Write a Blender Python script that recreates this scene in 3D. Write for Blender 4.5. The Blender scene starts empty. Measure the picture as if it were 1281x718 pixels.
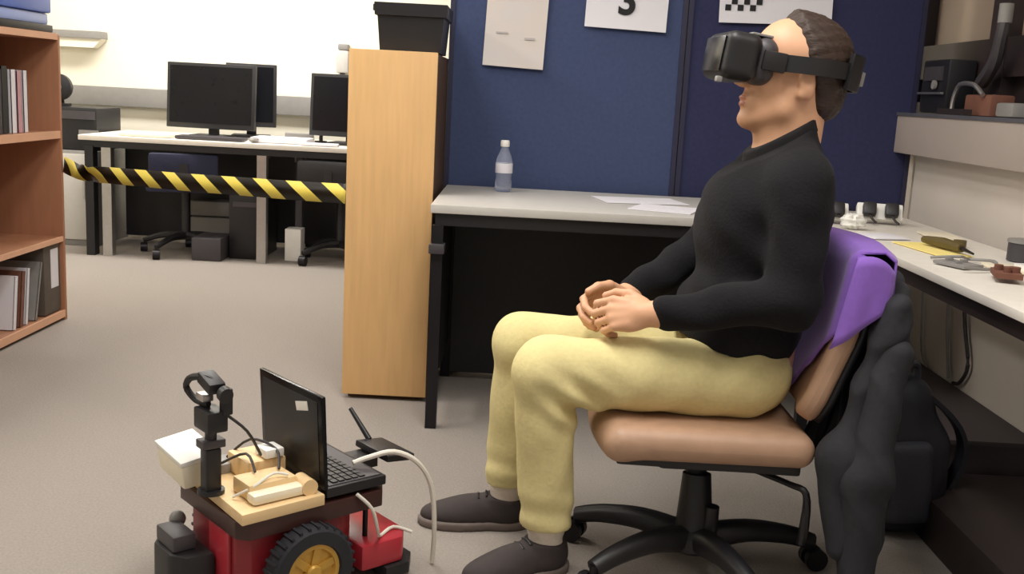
import bpy, bmesh, math, random
import numpy as np
from mathutils import Vector, Matrix
random.seed(7)
C = bpy.context.scene.collection
S = bpy.context.scene
R = math.radians

# ------------------------------------------------------------------ camera
cd = bpy.data.cameras.new('camera'); cam = bpy.data.objects.new('camera', cd); C.objects.link(cam)
cd.sensor_fit = 'HORIZONTAL'; cd.sensor_width = 36.0; cd.lens = 36.0 * 1300.0 / 1281.0
cd.clip_start = 0.05; cd.clip_end = 60
PITCH, ROLL, CAMZ = R(10.6), R(3.0), 1.1
cam.matrix_world = Matrix.Translation((0, 0, CAMZ)) @ Matrix.Rotation(R(90) - PITCH, 4, 'X') @ Matrix.Rotation(ROLL, 4, 'Z')
S.camera = cam
# ------------------------------------------------------------------ world and exposure
w = bpy.data.worlds.new('world'); S.world = w; w.use_nodes = True
w.node_tree.nodes['Background'].inputs[0].default_value = (1.0, 0.98, 0.96, 1)
w.node_tree.nodes['Background'].inputs[1].default_value = 0.36
S.view_settings.view_transform = 'Standard'; S.view_settings.look = 'None'
S.view_settings.exposure = 0.0; S.view_settings.gamma = 1.0; S.view_settings.use_curve_mapping = False
# ------------------------------------------------------------------ ceiling lamps, plus an added fill at the left
def area(name, loc, sx, sy, power, col=(1, 0.97, 0.92)):
    l = bpy.data.lights.new(name, 'AREA'); l.shape = 'RECTANGLE'; l.size = sx; l.size_y = sy; l.energy = power; l.color = col
    o = bpy.data.objects.new(name, l); C.objects.link(o); o.location = loc
    return o
area('ceiling_lamp_back', (-1.9, 6.15, 2.62), 1.6, 0.5, 92)
area('ceiling_lamp_middle', (-0.9, 3.2, 2.62), 0.5, 1.4, 26)
area('ceiling_lamp_front', (0.05, 1.75, 2.62), 0.5, 1.4, 42)
area('fill_lamp_left', (-2.65, 2.6, 2.62), 0.5, 1.6, 46)  # unseen fill added to brighten the wall under the right bench
area('ceiling_lamp_right', (0.95, 0.9, 2.62), 0.4, 1.2, 14)

# ------------------------------------------------------------------ materials
def lin(c):
    return tuple((v / 12.92 if v <= 0.04045 else ((v + 0.055) / 1.055) ** 2.4) for v in c)
def rgb(r, g, b): return lin((r / 255., g / 255., b / 255.))
MATS = {}
def mat(name, col, rough=0.6, metal=0.0, var=0.12, scale=20.0, bump=0.0, stretch=(1, 1, 1), spec=0.5, sheen=0.0, alpha=None, trans=0.0, col2=None, coord='Object', emit=None):
    if name in MATS: return MATS[name]
    m = bpy.data.materials.new(name); m.use_nodes = True; nt = m.node_tree; N = nt.nodes; L = nt.links
    b = N['Principled BSDF']; b.inputs['Roughness'].default_value = rough; b.inputs['Metallic'].default_value = metal
    b.inputs['Specular IOR Level'].default_value = spec
    if sheen: b.inputs['Sheen Weight'].default_value = sheen
    if trans: b.inputs['Transmission Weight'].default_value = trans
    tc = N.new('ShaderNodeTexCoord'); mp = N.new('ShaderNodeMapping'); mp.inputs['Scale'].default_value = stretch
    L.new(tc.outputs[coord], mp.inputs['Vector'])
    no = N.new('ShaderNodeTexNoise'); no.inputs['Scale'].default_value = scale; no.inputs['Detail'].default_value = 4
    L.new(mp.outputs[0], no.inputs['Vector'])
    mx = N.new('ShaderNodeMix'); mx.data_type = 'RGBA'
    c2 = col2 if col2 else tuple(c * (1 + 1.6 * var) for c in col)
    c1 = col if col2 else tuple(c * max(0, 1 - 1.6 * var) for c in col)
    mx.inputs[6].default_value = (*c1, 1); mx.inputs[7].default_value = (*c2, 1)
    L.new(no.outputs['Fac'], mx.inputs[0]); L.new(mx.outputs[2], b.inputs['Base Color'])
    if bump:
        bp = N.new('ShaderNodeBump'); bp.inputs['Strength'].default_value = bump; bp.inputs['Distance'].default_value = 0.004
        L.new(no.outputs['Fac'], bp.inputs['Height']); L.new(bp.outputs[0], b.inputs['Normal'])
    MATS[name] = m
    return m
M = dict(
    carpet=mat('carpet', rgb(150, 142, 135), 0.95, var=0.14, scale=160, bump=0.5, spec=0.1),
    cream=mat('cream_paint', rgb(242, 236, 218), 0.8, var=0.03, scale=3),
    beige=mat('beige_paint', rgb(216, 206, 196), 0.7, var=0.05, scale=4),
    sill=mat('grey_beige_metal', rgb(172, 160, 152), 0.45, var=0.06, scale=5),
    ceil=mat('ceiling_tile', rgb(225, 222, 214), 0.9, var=0.04),
    oak=mat('oak_veneer', rgb(222, 178, 122), 0.45, var=0.09, scale=9, stretch=(6, 6, 0.5)),
    oakedge=mat('oak_edge', rgb(200, 150, 96), 0.5, var=0.1, scale=12, stretch=(4, 4, 1)),
    cherry=mat('reddish_wood_veneer', rgb(172, 120, 90), 0.5, var=0.1, scale=8, stretch=(5, 5, 0.6)),
    cherryedge=mat('pale_wood_edge', rgb(222, 172, 140), 0.5, var=0.07, scale=10),
    hardboard=mat('brown_hardboard', rgb(84, 58, 38), 0.7, var=0.1),
    felt=mat('blue_felt', rgb(70, 80, 112), 0.95, var=0.1, scale=60, bump=0.2, spec=0.1),
    felt2=mat('dark_blue_felt', rgb(54, 56, 86), 0.95, var=0.1, scale=60, bump=0.2, spec=0.1),
    feltframe=mat('navy_frame', rgb(36, 36, 62), 0.5, var=0.08),
    alu=mat('brushed_aluminium', rgb(190, 188, 186), 0.35, 0.9, var=0.06, scale=40),
    chrome=mat('chrome_steel', rgb(215, 212, 208), 0.18, 1.0, var=0.03),
    laminate=mat('grey_laminate', rgb(200, 196, 190), 0.4, var=0.04, scale=30),
    whitelam=mat('white_laminate', rgb(232, 226, 216), 0.4, var=0.05, scale=25),
    black=mat('black_plastic', rgb(28, 27, 30), 0.45, var=0.1),
    blackgloss=mat('glossy_black', rgb(16, 16, 20), 0.22, var=0.1, spec=0.2),
    blackmetal=mat('black_metal', rgb(32, 30, 34), 0.4, 0.4, var=0.1),
    navy=mat('navy_upholstery', rgb(38, 40, 62), 0.9, var=0.1, scale=80, bump=0.2),
    darkgrey=mat('dark_grey_plastic', rgb(66, 62, 66), 0.5, var=0.1),
    grey=mat('grey_plastic', rgb(140, 137, 134), 0.5, var=0.08),
    white=mat('white_plastic', rgb(238, 236, 230), 0.4, var=0.03),
    paper=mat('white_paper', rgb(226, 224, 230), 0.8, var=0.02, scale=8),
    fadedpaper=mat('faded_printed_paper', rgb(206, 203, 208), 0.8, scale=7, col2=rgb(222, 208, 192)),
    faint=mat('faint_print', rgb(186, 180, 178), 0.8, var=0.04),
    ink=mat('black_ink', rgb(22, 22, 24), 0.7, var=0.05),
    blue=mat('blue_plastic', rgb(74, 104, 190), 0.35, var=0.1, scale=6),
    lightblue=mat('light_blue_plastic', rgb(150, 168, 222), 0.35, var=0.08, scale=6),
    pinkpaper=mat('pink_book_cloth', rgb(196, 150, 158), 0.7, var=0.06),
    boxfile=mat('grey_brown_card', rgb(92, 82, 74), 0.7, var=0.1),
    tan=mat('tan_leatherette', rgb(182, 146, 120), 0.5, var=0.09, scale=30, bump=0.1),
    jumper=mat('charcoal_knit', rgb(29, 28, 31), 0.95, var=0.18, scale=150, bump=0.35, sheen=0.03, spec=0.15),
    collar=mat('black_collar_cloth', rgb(22, 20, 22), 0.9, var=0.15, scale=120, bump=0.2),
    khaki=mat('khaki_cotton', rgb(222, 208, 152), 0.9, var=0.06, scale=90, bump=0.25, spec=0.15),
    skin=mat('skin', rgb(216, 165, 130), 0.5, var=0.06, scale=25),
    lip=mat('lip_skin', rgb(190, 124, 102), 0.45, var=0.06),
    hair=mat('brown_hair', rgb(52, 36, 27), 0.6, var=0.35, scale=40, stretch=(1, 4, 4), bump=0.6),
    brow=mat('eyebrow_hair', rgb(80, 56, 42), 0.8, var=0.2),
    sock=mat('white_cotton_sock', rgb(226, 214, 200), 0.9, var=0.06, scale=120, bump=0.2),
    shoe=mat('dark_suede', rgb(58, 50, 50), 0.8, var=0.12, scale=60),
    sole=mat('shoe_sole', rgb(112, 100, 94), 0.7, var=0.08),
    purple=mat('purple_cloth', rgb(140, 98, 196), 0.85, var=0.07, scale=60, bump=0.2, sheen=0.2),
    jacket=mat('dark_jacket_cloth', rgb(40, 40, 46), 0.85, var=0.15, scale=70, bump=0.25),
    nylon=mat('black_nylon', rgb(26, 26, 34), 0.6, var=0.15, scale=90, bump=0.2),
    greynylon=mat('grey_nylon', rgb(52, 52, 60), 0.6, var=0.12, scale=90),
    red=mat('red_painted_metal', rgb(142, 36, 44), 0.35, var=0.06),
    redlight=mat('bright_red_plastic', rgb(180, 50, 62), 0.3, var=0.06),
    deck=mat('dark_brown_deck', rgb(62, 34, 30), 0.4, var=0.1),
    tyre=mat('tyre_rubber', rgb(36, 36, 42), 0.8, var=0.12, scale=60),
    gold=mat('gold_wheel_plastic', rgb(204, 160, 72), 0.35, 0.25, var=0.08),
    pine=mat('pale_pine_board', rgb(232, 200, 150), 0.55, var=0.08, scale=10, stretch=(1, 6, 6)),
    ivory=mat('ivory_plastic', rgb(240, 230, 205), 0.45, var=0.05),
    yellowpaper=mat('yellow_paper', rgb(246, 226, 140), 0.8, var=0.05),
    brown=mat('brown_card', rgb(120, 78, 62), 0.8, var=0.15),
    olive=mat('olive_plastic', rgb(92, 78, 40), 0.5, var=0.15),
    pane=mat('dim_window_blind', rgb(150, 132, 116), 0.55, var=0.05, scale=5),
    frame=mat('dark_brown_frame', rgb(44, 34, 34), 0.5, var=0.1),
    plinth=mat('dark_grey_vinyl', rgb(74, 66, 68), 0.6, var=0.08),
    cable=mat('dark_cable', rgb(50, 46, 46), 0.5, var=0.05),
    wcable=mat('white_cable', rgb(226, 220, 208), 0.5, var=0.04),
)
def glass_mat():
    m = bpy.data.materials.new('clear_bottle_plastic'); m.use_nodes = True
    nt = m.node_tree; b = nt.nodes['Principled BSDF']
    b.inputs['Base Color'].default_value = (0.75, 0.8, 0.95, 1); b.inputs['Roughness'].default_value = 0.12
    b.inputs['Transmission Weight'].default_value = 0.8; b.inputs['IOR'].default_value = 1.3
    return m
M['bottle'] = glass_mat()
def tape_mat():
    m = bpy.data.materials.new('hazard_stripe_tape'); m.use_nodes = True; nt = m.node_tree; N = nt.nodes; L = nt.links
    b = N['Principled BSDF']; b.inputs['Roughness'].default_value = 0.4
    uv = N.new('ShaderNodeUVMap'); uv.uv_map = 'UVMap'
    sp = N.new('ShaderNodeSeparateXYZ'); L.new(uv.outputs[0], sp.inputs[0])
    ad = N.new('ShaderNodeMath'); ad.operation = 'ADD'; L.new(sp.outputs[0], ad.inputs[0]); L.new(sp.outputs[1], ad.inputs[1])
    fr = N.new('ShaderNodeMath'); fr.operation = 'FRACT'; L.new(ad.outputs[0], fr.inputs[0])
    gt = N.new('ShaderNodeMath'); gt.operation = 'GREATER_THAN'; L.new(fr.outputs[0], gt.inputs[0]); gt.inputs[1].default_value = 0.56
    mx = N.new('ShaderNodeMix'); mx.data_type = 'RGBA'; L.new(gt.outputs[0], mx.inputs[0])
    mx.inputs[6].default_value = (*rgb(24, 20, 14), 1); mx.inputs[7].default_value = (*rgb(236, 214, 96), 1)
    L.new(mx.outputs[2], b.inputs['Base Color'])
    return m
M['tape'] = tape_mat()

# ------------------------------------------------------------------ mesh helpers
WM = {}
class MB:
    def __init__(s): s.bm = bmesh.new()
    def box(s, c, d, rz=0, rot=None, bev=0.0, taper=None):
        m = Matrix.Translation(c) @ (rot.to_4x4() if rot is not None else Matrix.Rotation(rz, 4, 'Z')) @ Matrix.Diagonal((*d, 1))
        g = bmesh.ops.create_cube(s.bm, size=1.0)['verts']
        if taper:
            for v in g:
                if v.co.z > 0: v.co.x *= taper; v.co.y *= taper
        bmesh.ops.transform(s.bm, matrix=m, verts=g)
        if bev:
            es = list({e for v in g for e in v.link_edges})
            bmesh.ops.bevel(s.bm, geom=es, offset=bev, segments=2, profile=0.6, affect='EDGES')
        return s
    def cyl(s, a, b, r0, r1=None, n=16):
        a = Vector(a); b = Vector(b); r1 = r0 if r1 is None else r1
        d = b - a
        q = d.to_track_quat('Z', 'Y').to_matrix().to_4x4()
        m = Matrix.Translation((a + b) / 2) @ q
        bmesh.ops.create_cone(s.bm, cap_ends=True, segments=n, radius1=r0, radius2=r1, depth=d.length, matrix=m)
        return s
    def ball(s, c, r, sc=(1, 1, 1), rot=None, n=12):
        m = Matrix.Translation(c) @ (rot.to_4x4() if rot is not None else Matrix.Identity(4)) @ Matrix.Diagonal((r * sc[0], r * sc[1], r * sc[2], 1))
        bmesh.ops.create_uvsphere(s.bm, u_segments=n * 2, v_segments=n, radius=1, matrix=m)
        return s
    def tube(s, pts, r, n=8, smooth=4):
        P = [Vector(p) for p in pts]
        if smooth and len(P) > 2:
            Q = []
            for i in range(len(P) - 1):
                p0 = P[max(i - 1, 0)]; p1 = P[i]; p2 = P[i + 1]; p3 = P[min(i + 2, len(P) - 1)]
                for k in range(smooth):
                    t = k / smooth
                    Q.append(0.5 * ((2 * p1) + (p2 - p0) * t + (2 * p0 - 5 * p1 + 4 * p2 - p3) * t * t + (3 * p1 - p0 - 3 * p2 + p3) * t ** 3))
            Q.append(P[-1]); P = Q
        rs = r if isinstance(r, (list, tuple)) else [r] * 2
        rings = []
        up = Vector((0.13, 0.31, 0.94))
        for i, p in enumerate(P):
            t = (P[min(i + 1, len(P) - 1)] - P[max(i - 1, 0)]).normalized()
            a = t.cross(up)
            if a.length < 0.05: a = t.cross(Vector((1, 0, 0)))
            a.normalize(); b = t.cross(a)
            u_ = i / (len(P) - 1) * (len(rs) - 1); k = min(int(u_), len(rs) - 2); rr = rs[k] + (rs[k + 1] - rs[k]) * (u_ - k)
            rings.append([s.bm.verts.new(p + rr * (math.cos(2 * math.pi * j / n) * a + math.sin(2 * math.pi * j / n) * b)) for j in range(n)])
        for i in range(len(rings) - 1):
            for j in range(n):
                s.bm.faces.new((rings[i][j], rings[i][(j + 1) % n], rings[i + 1][(j + 1) % n], rings[i + 1][j]))
        s.bm.faces.new(rings[0][::-1]); s.bm.faces.new(rings[-1])
        return s
    def lathe(s, c, prof, n=24, ax=None):
        q = Matrix.Translation(c) @ (ax.to_4x4() if ax is not None else Matrix.Identity(4))
        rings = []
        for (r, z) in prof:
            rings.append([s.bm.verts.new(q @ Vector((max(r, 1e-4) * math.cos(2 * math.pi * j / n), max(r, 1e-4) * math.sin(2 * math.pi * j / n), z))) for j in range(n)])
        for i in range(len(rings) - 1):
            for j in range(n):
                s.bm.faces.new((rings[i][j], rings[i][(j + 1) % n], rings[i + 1][(j + 1) % n], rings[i + 1][j]))
        s.bm.faces.new(rings[0][::-1]); s.bm.faces.new(rings[-1])
        return s
    def prism(s, poly, z0, z1, m=None, bev=0.0):
        m = m or Matrix.Identity(4)
        lo = [s.bm.verts.new(m @ Vector((x, y, z0))) for x, y in poly]; hi = [s.bm.verts.new(m @ Vector((x, y, z1))) for x, y in poly]
        fs = [s.bm.faces.new(lo[::-1]), s.bm.faces.new(hi)]
        k = len(poly)
        for i in range(k): fs.append(s.bm.faces.new((lo[i], lo[(i + 1) % k], hi[(i + 1) % k], hi[i])))
        if bev:
            es = list({e for f in fs for e in f.edges})
            bmesh.ops.bevel(s.bm, geom=es, offset=bev, segments=2, profile=0.6, affect='EDGES')
        return s
    def sheet(s, grid, th):
        """thick sheet from a grid of points"""
        G = [[Vector(p) for p in row] for row in grid]; a = len(G); b = len(G[0])
        def nrm(i, j):
            du = G[min(i + 1, a - 1)][j] - G[max(i - 1, 0)][j]; dv = G[i][min(j + 1, b - 1)] - G[i][max(j - 1, 0)]
            n_ = du.cross(dv); return n_.normalized() if n_.length > 1e-9 else Vector((0, 0, 1))
        T = [[s.bm.verts.new(G[i][j] + nrm(i, j) * th / 2) for j in range(b)] for i in range(a)]
        B = [[s.bm.verts.new(G[i][j] - nrm(i, j) * th / 2) for j in range(b)] for i in range(a)]
        for i in range(a - 1):
            for j in range(b - 1):
                s.bm.faces.new((T[i][j], T[i + 1][j], T[i + 1][j + 1], T[i][j + 1]))
                s.bm.faces.new((B[i][j], B[i][j + 1], B[i + 1][j + 1], B[i + 1][j]))
        for i in range(a - 1):
            s.bm.faces.new((T[i][0], B[i][0], B[i + 1][0], T[i + 1][0])); s.bm.faces.new((T[i][b - 1], T[i + 1][b - 1], B[i + 1][b - 1], B[i][b - 1]))
        for j in range(b - 1):
            s.bm.faces.new((T[0][j], T[0][j + 1], B[0][j + 1], B[0][j])); s.bm.faces.new((T[a - 1][j], B[a - 1][j], B[a - 1][j + 1], T[a - 1][j + 1]))
        return s
    def xf(s, m):
        bmesh.ops.transform(s.bm, matrix=m, verts=s.bm.verts[:]); return s
    def build(s, name, m, parent=None, smooth=None, soft=False):
        bmesh.ops.recalc_face_normals(s.bm, faces=s.bm.faces[:])
        return link_bm(s.bm, name, m, parent, smooth, soft)
def link_bm(bm, name, m, parent=None, smooth=None, soft=False):
    base = Matrix.Identity(4)
    if parent is not None: base = WM[parent.name]
    else:
        xs = [v.co for v in bm.verts]
        lo = [min(c[i] for c in xs) for i in range(3)]; hi = [max(c[i] for c in xs) for i in range(3)]
        base = Matrix.Translation(((lo[0] + hi[0]) / 2, (lo[1] + hi[1]) / 2, lo[2]))
    bmesh.ops.transform(bm, matrix=base.inverted(), verts=bm.verts[:])
    if smooth is None: smooth = True
    for f in bm.faces: f.smooth = smooth
    me = bpy.data.meshes.new(name); bm.to_mesh(me); bm.free()
    if smooth and not soft: me.set_sharp_from_angle(angle=R(38))
    me.materials.append(m if not isinstance(m, str) else M[m])
    o = bpy.data.objects.new(name, me); C.objects.link(o)
    if parent is not None: o.parent = parent
    else: o.matrix_world = base
    WM[o.name] = base
    return o
def thing(name, label, cat, loc=(0, 0, 0), rz=0, group=None):
    o = bpy.data.objects.new(name, None); C.objects.link(o); o.empty_display_size = 0.1
    o.location = loc; o.rotation_euler = (0, 0, rz); WM[o.name] = Matrix.Translation(loc) @ Matrix.Rotation(rz, 4, 'Z')
    o['label'] = label; o['category'] = cat
    if group: o['group'] = group
    return o
def tag(o, label, cat, group=None):
    o['label'] = label; o['category'] = cat
    if group: o['group'] = group
    return o
def struct(o): o['kind'] = 'structure'; return o
def at(p, frame): return frame @ Vector(p)

# ------------------------------------------------------------------ implicit surfaces for people and cloth
class SDF:
    def __init__(s, lo, hi, h):
        s.h = h; s.lo = np.array(lo, float); s.n = np.ceil((np.array(hi) - s.lo) / h).astype(int) + 1
        s.F = np.full(tuple(s.n), 0.2, np.float32)
    def _win(s, lo, hi, k):
        m = k + 4 * s.h
        a = np.clip(np.floor((np.array(lo) - m - s.lo) / s.h).astype(int), 0, s.n - 1); b = np.clip(np.ceil((np.array(hi) + m - s.lo) / s.h).astype(int) + 1, 1, s.n)
        b = np.maximum(b, a + 1)
        ax = [(s.lo[i] + s.h * np.arange(a[i], b[i])).astype(np.float32) for i in range(3)]
        X, Y, Z = np.meshgrid(*ax, indexing='ij', sparse=True)
        return tuple(slice(a[i], b[i]) for i in range(3)), X, Y, Z
    def _merge(s, sl, d, k):
        f = s.F[sl]
        hh = np.maximum(k - np.abs(f - d), 0) / k if k > 0 else 0
        s.F[sl] = np.minimum(f, d) - hh * hh * k * 0.25
    def cap(s, a, b, r0, r1=None, k=0.02, sy=1.0):
        r1 = r0 if r1 is None else r1
        a = np.array(a, float); b = np.array(b, float); rm = max(r0, r1) * max(1, sy)
        sl, X, Y, Z = s._win(np.minimum(a, b) - rm, np.maximum(a, b) + rm, k)
        d = b - a; d2 = d.copy(); d2[1] /= sy; dd = d2 @ d2 + 1e-12
        px, py, pz = X - a[0], (Y - a[1]) / sy, Z - a[2]
        t = np.clip((px * d2[0] + py * d2[1] + pz * d2[2]) / dd, 0, 1)
        q = np.sqrt((px - t * d2[0]) ** 2 + (py - t * d2[1]) ** 2 + (pz - t * d2[2]) ** 2) - (r0 + (r1 - r0) * t)
        s._merge(sl, q.astype(np.float32), k); return s
    def ell(s, c, r, k=0.02, rot=None, sub=False):
        c = np.array(c, float); r = np.array(r, float); rm = r.max()
        sl, X, Y, Z = s._win(c - rm, c + rm, k)
        px, py, pz = X - c[0], Y - c[1], Z - c[2]
        if rot is not None:
            m = np.array(rot)   # rows are the ellipsoid axes
            qx = m[0, 0] * px + m[0, 1] * py + m[0, 2] * pz; qy = m[1, 0] * px + m[1, 1] * py + m[1, 2] * pz; qz = m[2, 0] * px + m[2, 1] * py + m[2, 2] * pz
        else: qx, qy, qz = px + 0 * py + 0 * pz, py + 0 * px + 0 * pz, pz + 0 * px + 0 * py
        k0 = np.sqrt((qx / r[0]) ** 2 + (qy / r[1]) ** 2 + (qz / r[2]) ** 2); k1 = np.sqrt((qx / r[0] ** 2) ** 2 + (qy / r[1] ** 2) ** 2 + (qz / r[2] ** 2) ** 2) + 1e-9
        d = (k0 * (k0 - 1) / k1).astype(np.float32)
        if sub:
            f = s.F[sl]; hh = np.maximum(k - np.abs(f + d), 0) / k
            s.F[sl] = np.maximum(f, -d) + hh * hh * k * 0.25
        else: s._merge(sl, d, k)
        return s
    def grid(s):
        ax = [(s.lo[i] + s.h * np.arange(s.n[i])).astype(np.float32) for i in range(3)]
        return np.meshgrid(*ax, indexing='ij', sparse=True)
    def plane(s, p, n):          # keep the side the normal points away from
        X, Y, Z = s.grid(); n = np.array(n, float); n /= np.linalg.norm(n)
        s.F = np.maximum(s.F, ((X - p[0]) * n[0] + (Y - p[1]) * n[1] + (Z - p[2]) * n[2]).astype(np.float32)); return s
    def mesh(s):
        F = s.F.copy(); h = s.h
        F[0] = F[-1] = 0.1; F[:, 0] = F[:, -1] = 0.1; F[:, :, 0] = F[:, :, -1] = 0.1
        I = F < 0
        nx, ny, nz = F.shape
        cnt = np.zeros((nx - 1, ny - 1, nz - 1), np.int8)
        for dx in (0, 1):
            for dy in (0, 1):
                for dz in (0, 1): cnt += I[dx:nx - 1 + dx, dy:ny - 1 + dy, dz:nz - 1 + dz]
        act = (cnt > 0) & (cnt < 8)
        ci = np.argwhere(act); idx = np.full(act.shape, -1, np.int32); idx[act] = np.arange(len(ci))
        acc = np.zeros((len(ci), 3)); num = np.zeros(len(ci))
        cor = [(0, 0, 0), (1, 0, 0), (0, 1, 0), (1, 1, 0), (0, 0, 1), (1, 0, 1), (0, 1, 1), (1, 1, 1)]
        V = [F[ci[:, 0] + c[0], ci[:, 1] + c[1], ci[:, 2] + c[2]] for c in cor]
        for a in range(8):
            for ax in range(3):
                if cor[a][ax]: continue
                c2 = list(cor[a]); c2[ax] = 1; b = cor.index(tuple(c2))
                m = (V[a] < 0) != (V[b] < 0)
                t = np.where(m, V[a] / np.where(m, V[a] - V[b], 1), 0)
                p = np.tile(np.array(cor[a], float), (len(ci), 1)); p[:, ax] += t
                acc += p * m[:, None]; num += m
        P = s.lo + h * (ci + acc / num[:, None])
        quads = []
        for ax in range(3):
            o = [1, 1, 1]; sl0 = [slice(1, F.shape[i] - 1) for i in range(3)]; sl1 = list(sl0)
            sl0[ax] = slice(0, F.shape[ax] - 1); sl1[ax] = slice(1, F.shape[ax])
            A = I[tuple(sl0)]; B = I[tuple(sl1)]
            e = np.argwhere(A != B); fl = A[tuple(e.T)]
            off = np.array([1, 1, 1]); off[ax] = 0; e = e + off
            u, v = [(1, 2), (2, 0), (0, 1)][ax]
            def cell(du, dv):
                q = e.copy(); q[:, u] -= du; q[:, v] -= dv; return idx[q[:, 0], q[:, 1], q[:, 2]]
            Q = np.stack([cell(1, 1), cell(0, 1), cell(0, 0), cell(1, 0)], 1)
            Q[~fl] = Q[~fl][:, ::-1]
            quads.append(Q)
        return P, np.concatenate(quads)
    def build(s, name, m, parent=None, mats=None, matfn=None, relax=0):
        P, Q = s.mesh()
        base = WM[parent.name] if parent is not None else Matrix.Identity(4)
        inv = np.array(base.inverted()); P2 = P @ inv[:3, :3].T + inv[:3, 3]
        me = bpy.data.meshes.new(name); me.vertices.add(len(P2)); me.vertices.foreach_set('co', P2.astype(np.float32).ravel())
        me.loops.add(Q.size); me.loops.foreach_set('vertex_index', Q.astype(np.int32).ravel())
        me.polygons.add(len(Q)); me.polygons.foreach_set('loop_start', np.arange(0, Q.size, 4, dtype=np.int32)); me.polygons.foreach_set('loop_total', np.full(len(Q), 4, np.int32))
        me.polygons.foreach_set('use_smooth', np.ones(len(Q), bool))
        me.update(calc_edges=True); me.validate()
        for x in ([m] if mats is None else mats): me.materials.append(M[x] if isinstance(x, str) else x)
        if matfn is not None:
            cen = P[Q].mean(1); me.polygons.foreach_set('material_index', matfn(cen).astype(np.int32))
        o = bpy.data.objects.new(name, me); C.objects.link(o)
        if parent is not None: o.parent = parent
        WM[o.name] = base
        return o

# ================================================================== SETTING
struct(MB().box((-0.95, 2.9, -0.05), (4.9 + 0.2, 9.2, 0.1)).build('floor', 'carpet'))
struct(MB().box((-0.95, 7.38, 1.35), (5.1, 0.16, 2.7)).build('wall_back', 'cream'))
struct(MB().box((-3.45, 2.9, 1.35), (0.1, 9.2, 2.7)).build('wall_left', 'cream'))
wr = MB(); wr.box((1.6, 2.9, 0.53), (0.16, 9.2, 1.06)); wr.box((1.6, 2.9, 2.4), (0.16, 9.2, 0.6)); wr.box((1.6, 6.0, 1.58), (0.16, 3.0, 1.04)); wr.box((1.6, -0.2, 1.58), (0.16, 3.0, 1.04))
struct(wr.build('wall_right', 'beige'))
struct(MB().box((-0.95, 2.9, 2.75), (5.1, 9.2, 0.1)).build('ceiling', 'ceil'))
struct(MB().box((-0.95, 7.285, 0.05), (4.9, 0.03, 0.1)).build('baseboard_back', 'grey'))
# sill box under the window on the right wall, with a silver lip
st = struct(MB().box((1.475, 2.9, 1.02), (0.09, 5.0, 0.14), bev=0.006).build('trim_1', 'sill'))
struct(MB().box((1.56, 2.9, 1.095), (0.27, 4.0, 0.012)).build('trim_2', 'alu'))
# window in the right wall: dark frame and dim panes
wf = MB()
y0, y1, z0, z1, wx = 1.35, 4.42, 1.10, 2.08, 1.63
for yy in (y0, 2.05, 2.75, 3.62, 4.33, y1): wf.box((wx, yy, (z0 + z1) / 2), (0.07, 0.13 if yy == 3.62 else 0.07, z1 - z0))
for zz in (z0 + 0.02, 1.30, z1): wf.box((wx, (y0 + y1) / 2, zz), (0.06, y1 - y0, 0.05 if zz != 1.30 else 0.13))
win = struct(wf.build('window_1', 'frame'))
ys = [y0, 2.05, 2.75, 3.62, 4.33, y1]
for a, b in zip(ys[:-1], ys[1:]):
    MB().box((wx + 0.02, (a + b) / 2, 1.72), (0.012, b - a, 0.70)).build('pane', 'pane', win)
    MB().box((wx + 0.02, (a + b) / 2, 1.20), (0.012, b - a, 0.20)).build('lower_pane', 'frame', win)
# cable duct along the back wall
struct(MB().box((-1.2, 7.27, 0.93), (4.4, 0.06, 0.13), bev=0.008).build('trim_3', 'grey'))

# ================================================================== NOTICE BOARDS
BRZ = R(-2.2)
BF = Matrix.Translation((-0.30, 4.04, 0)) @ Matrix.Rotation(R(0), 4, 'Z')
def board(x0, x1, m, label, name='notice_board'):
    t = thing(name, label, 'notice board', ((x0 + x1) / 2, 4.03, 0))
    MB().box(((x0 + x1) / 2, 4.03, 1.30), (x1 - x0 - 0.03, 0.03, 1.14)).build('felt_panel', m, t)
    fr = MB()
    fr.box(((x0 + x1) / 2, 4.03, 0.715), (x1 - x0, 0.045, 0.03)).box(((x0 + x1) / 2, 4.03, 1.885), (x1 - x0, 0.045, 0.03))
    fr.box((x0 + 0.009, 4.03, 1.3), (0.018, 0.045, 1.2)).box((x1 - 0.009, 4.03, 1.3), (0.018, 0.045, 1.2))
    fr.build('frame', 'feltframe', t)
    MB().box(((x0 + x1) / 2, 4.03, 0.39), (x1 - x0 - 0.02, 0.03, 0.60)).build('lower_panel', 'black', t)
    for x in (x0 + 0.06, x1 - 0.06): MB().box((x, 4.03, 0.05), (0.05, 0.04, 0.10)).box((x, 4.03, 0.012), (0.05, 0.09, 0.024)).build('foot', 'blackmetal', t)
    return t
board(-0.284, 0.602, 'felt', 'blue felt notice board left of the seam, carrying two white sheets')
board(0.606, 1.493, 'felt2', 'dark blue felt notice board right of the seam, behind the headset wearer')
tag(MB().box((1.498, 4.0, 1.06), (0.03, 0.05, 0.06), bev=0.006).build('board_clip', 'white'), 'small white clip at the right edge of the blue board', 'clip')

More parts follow.
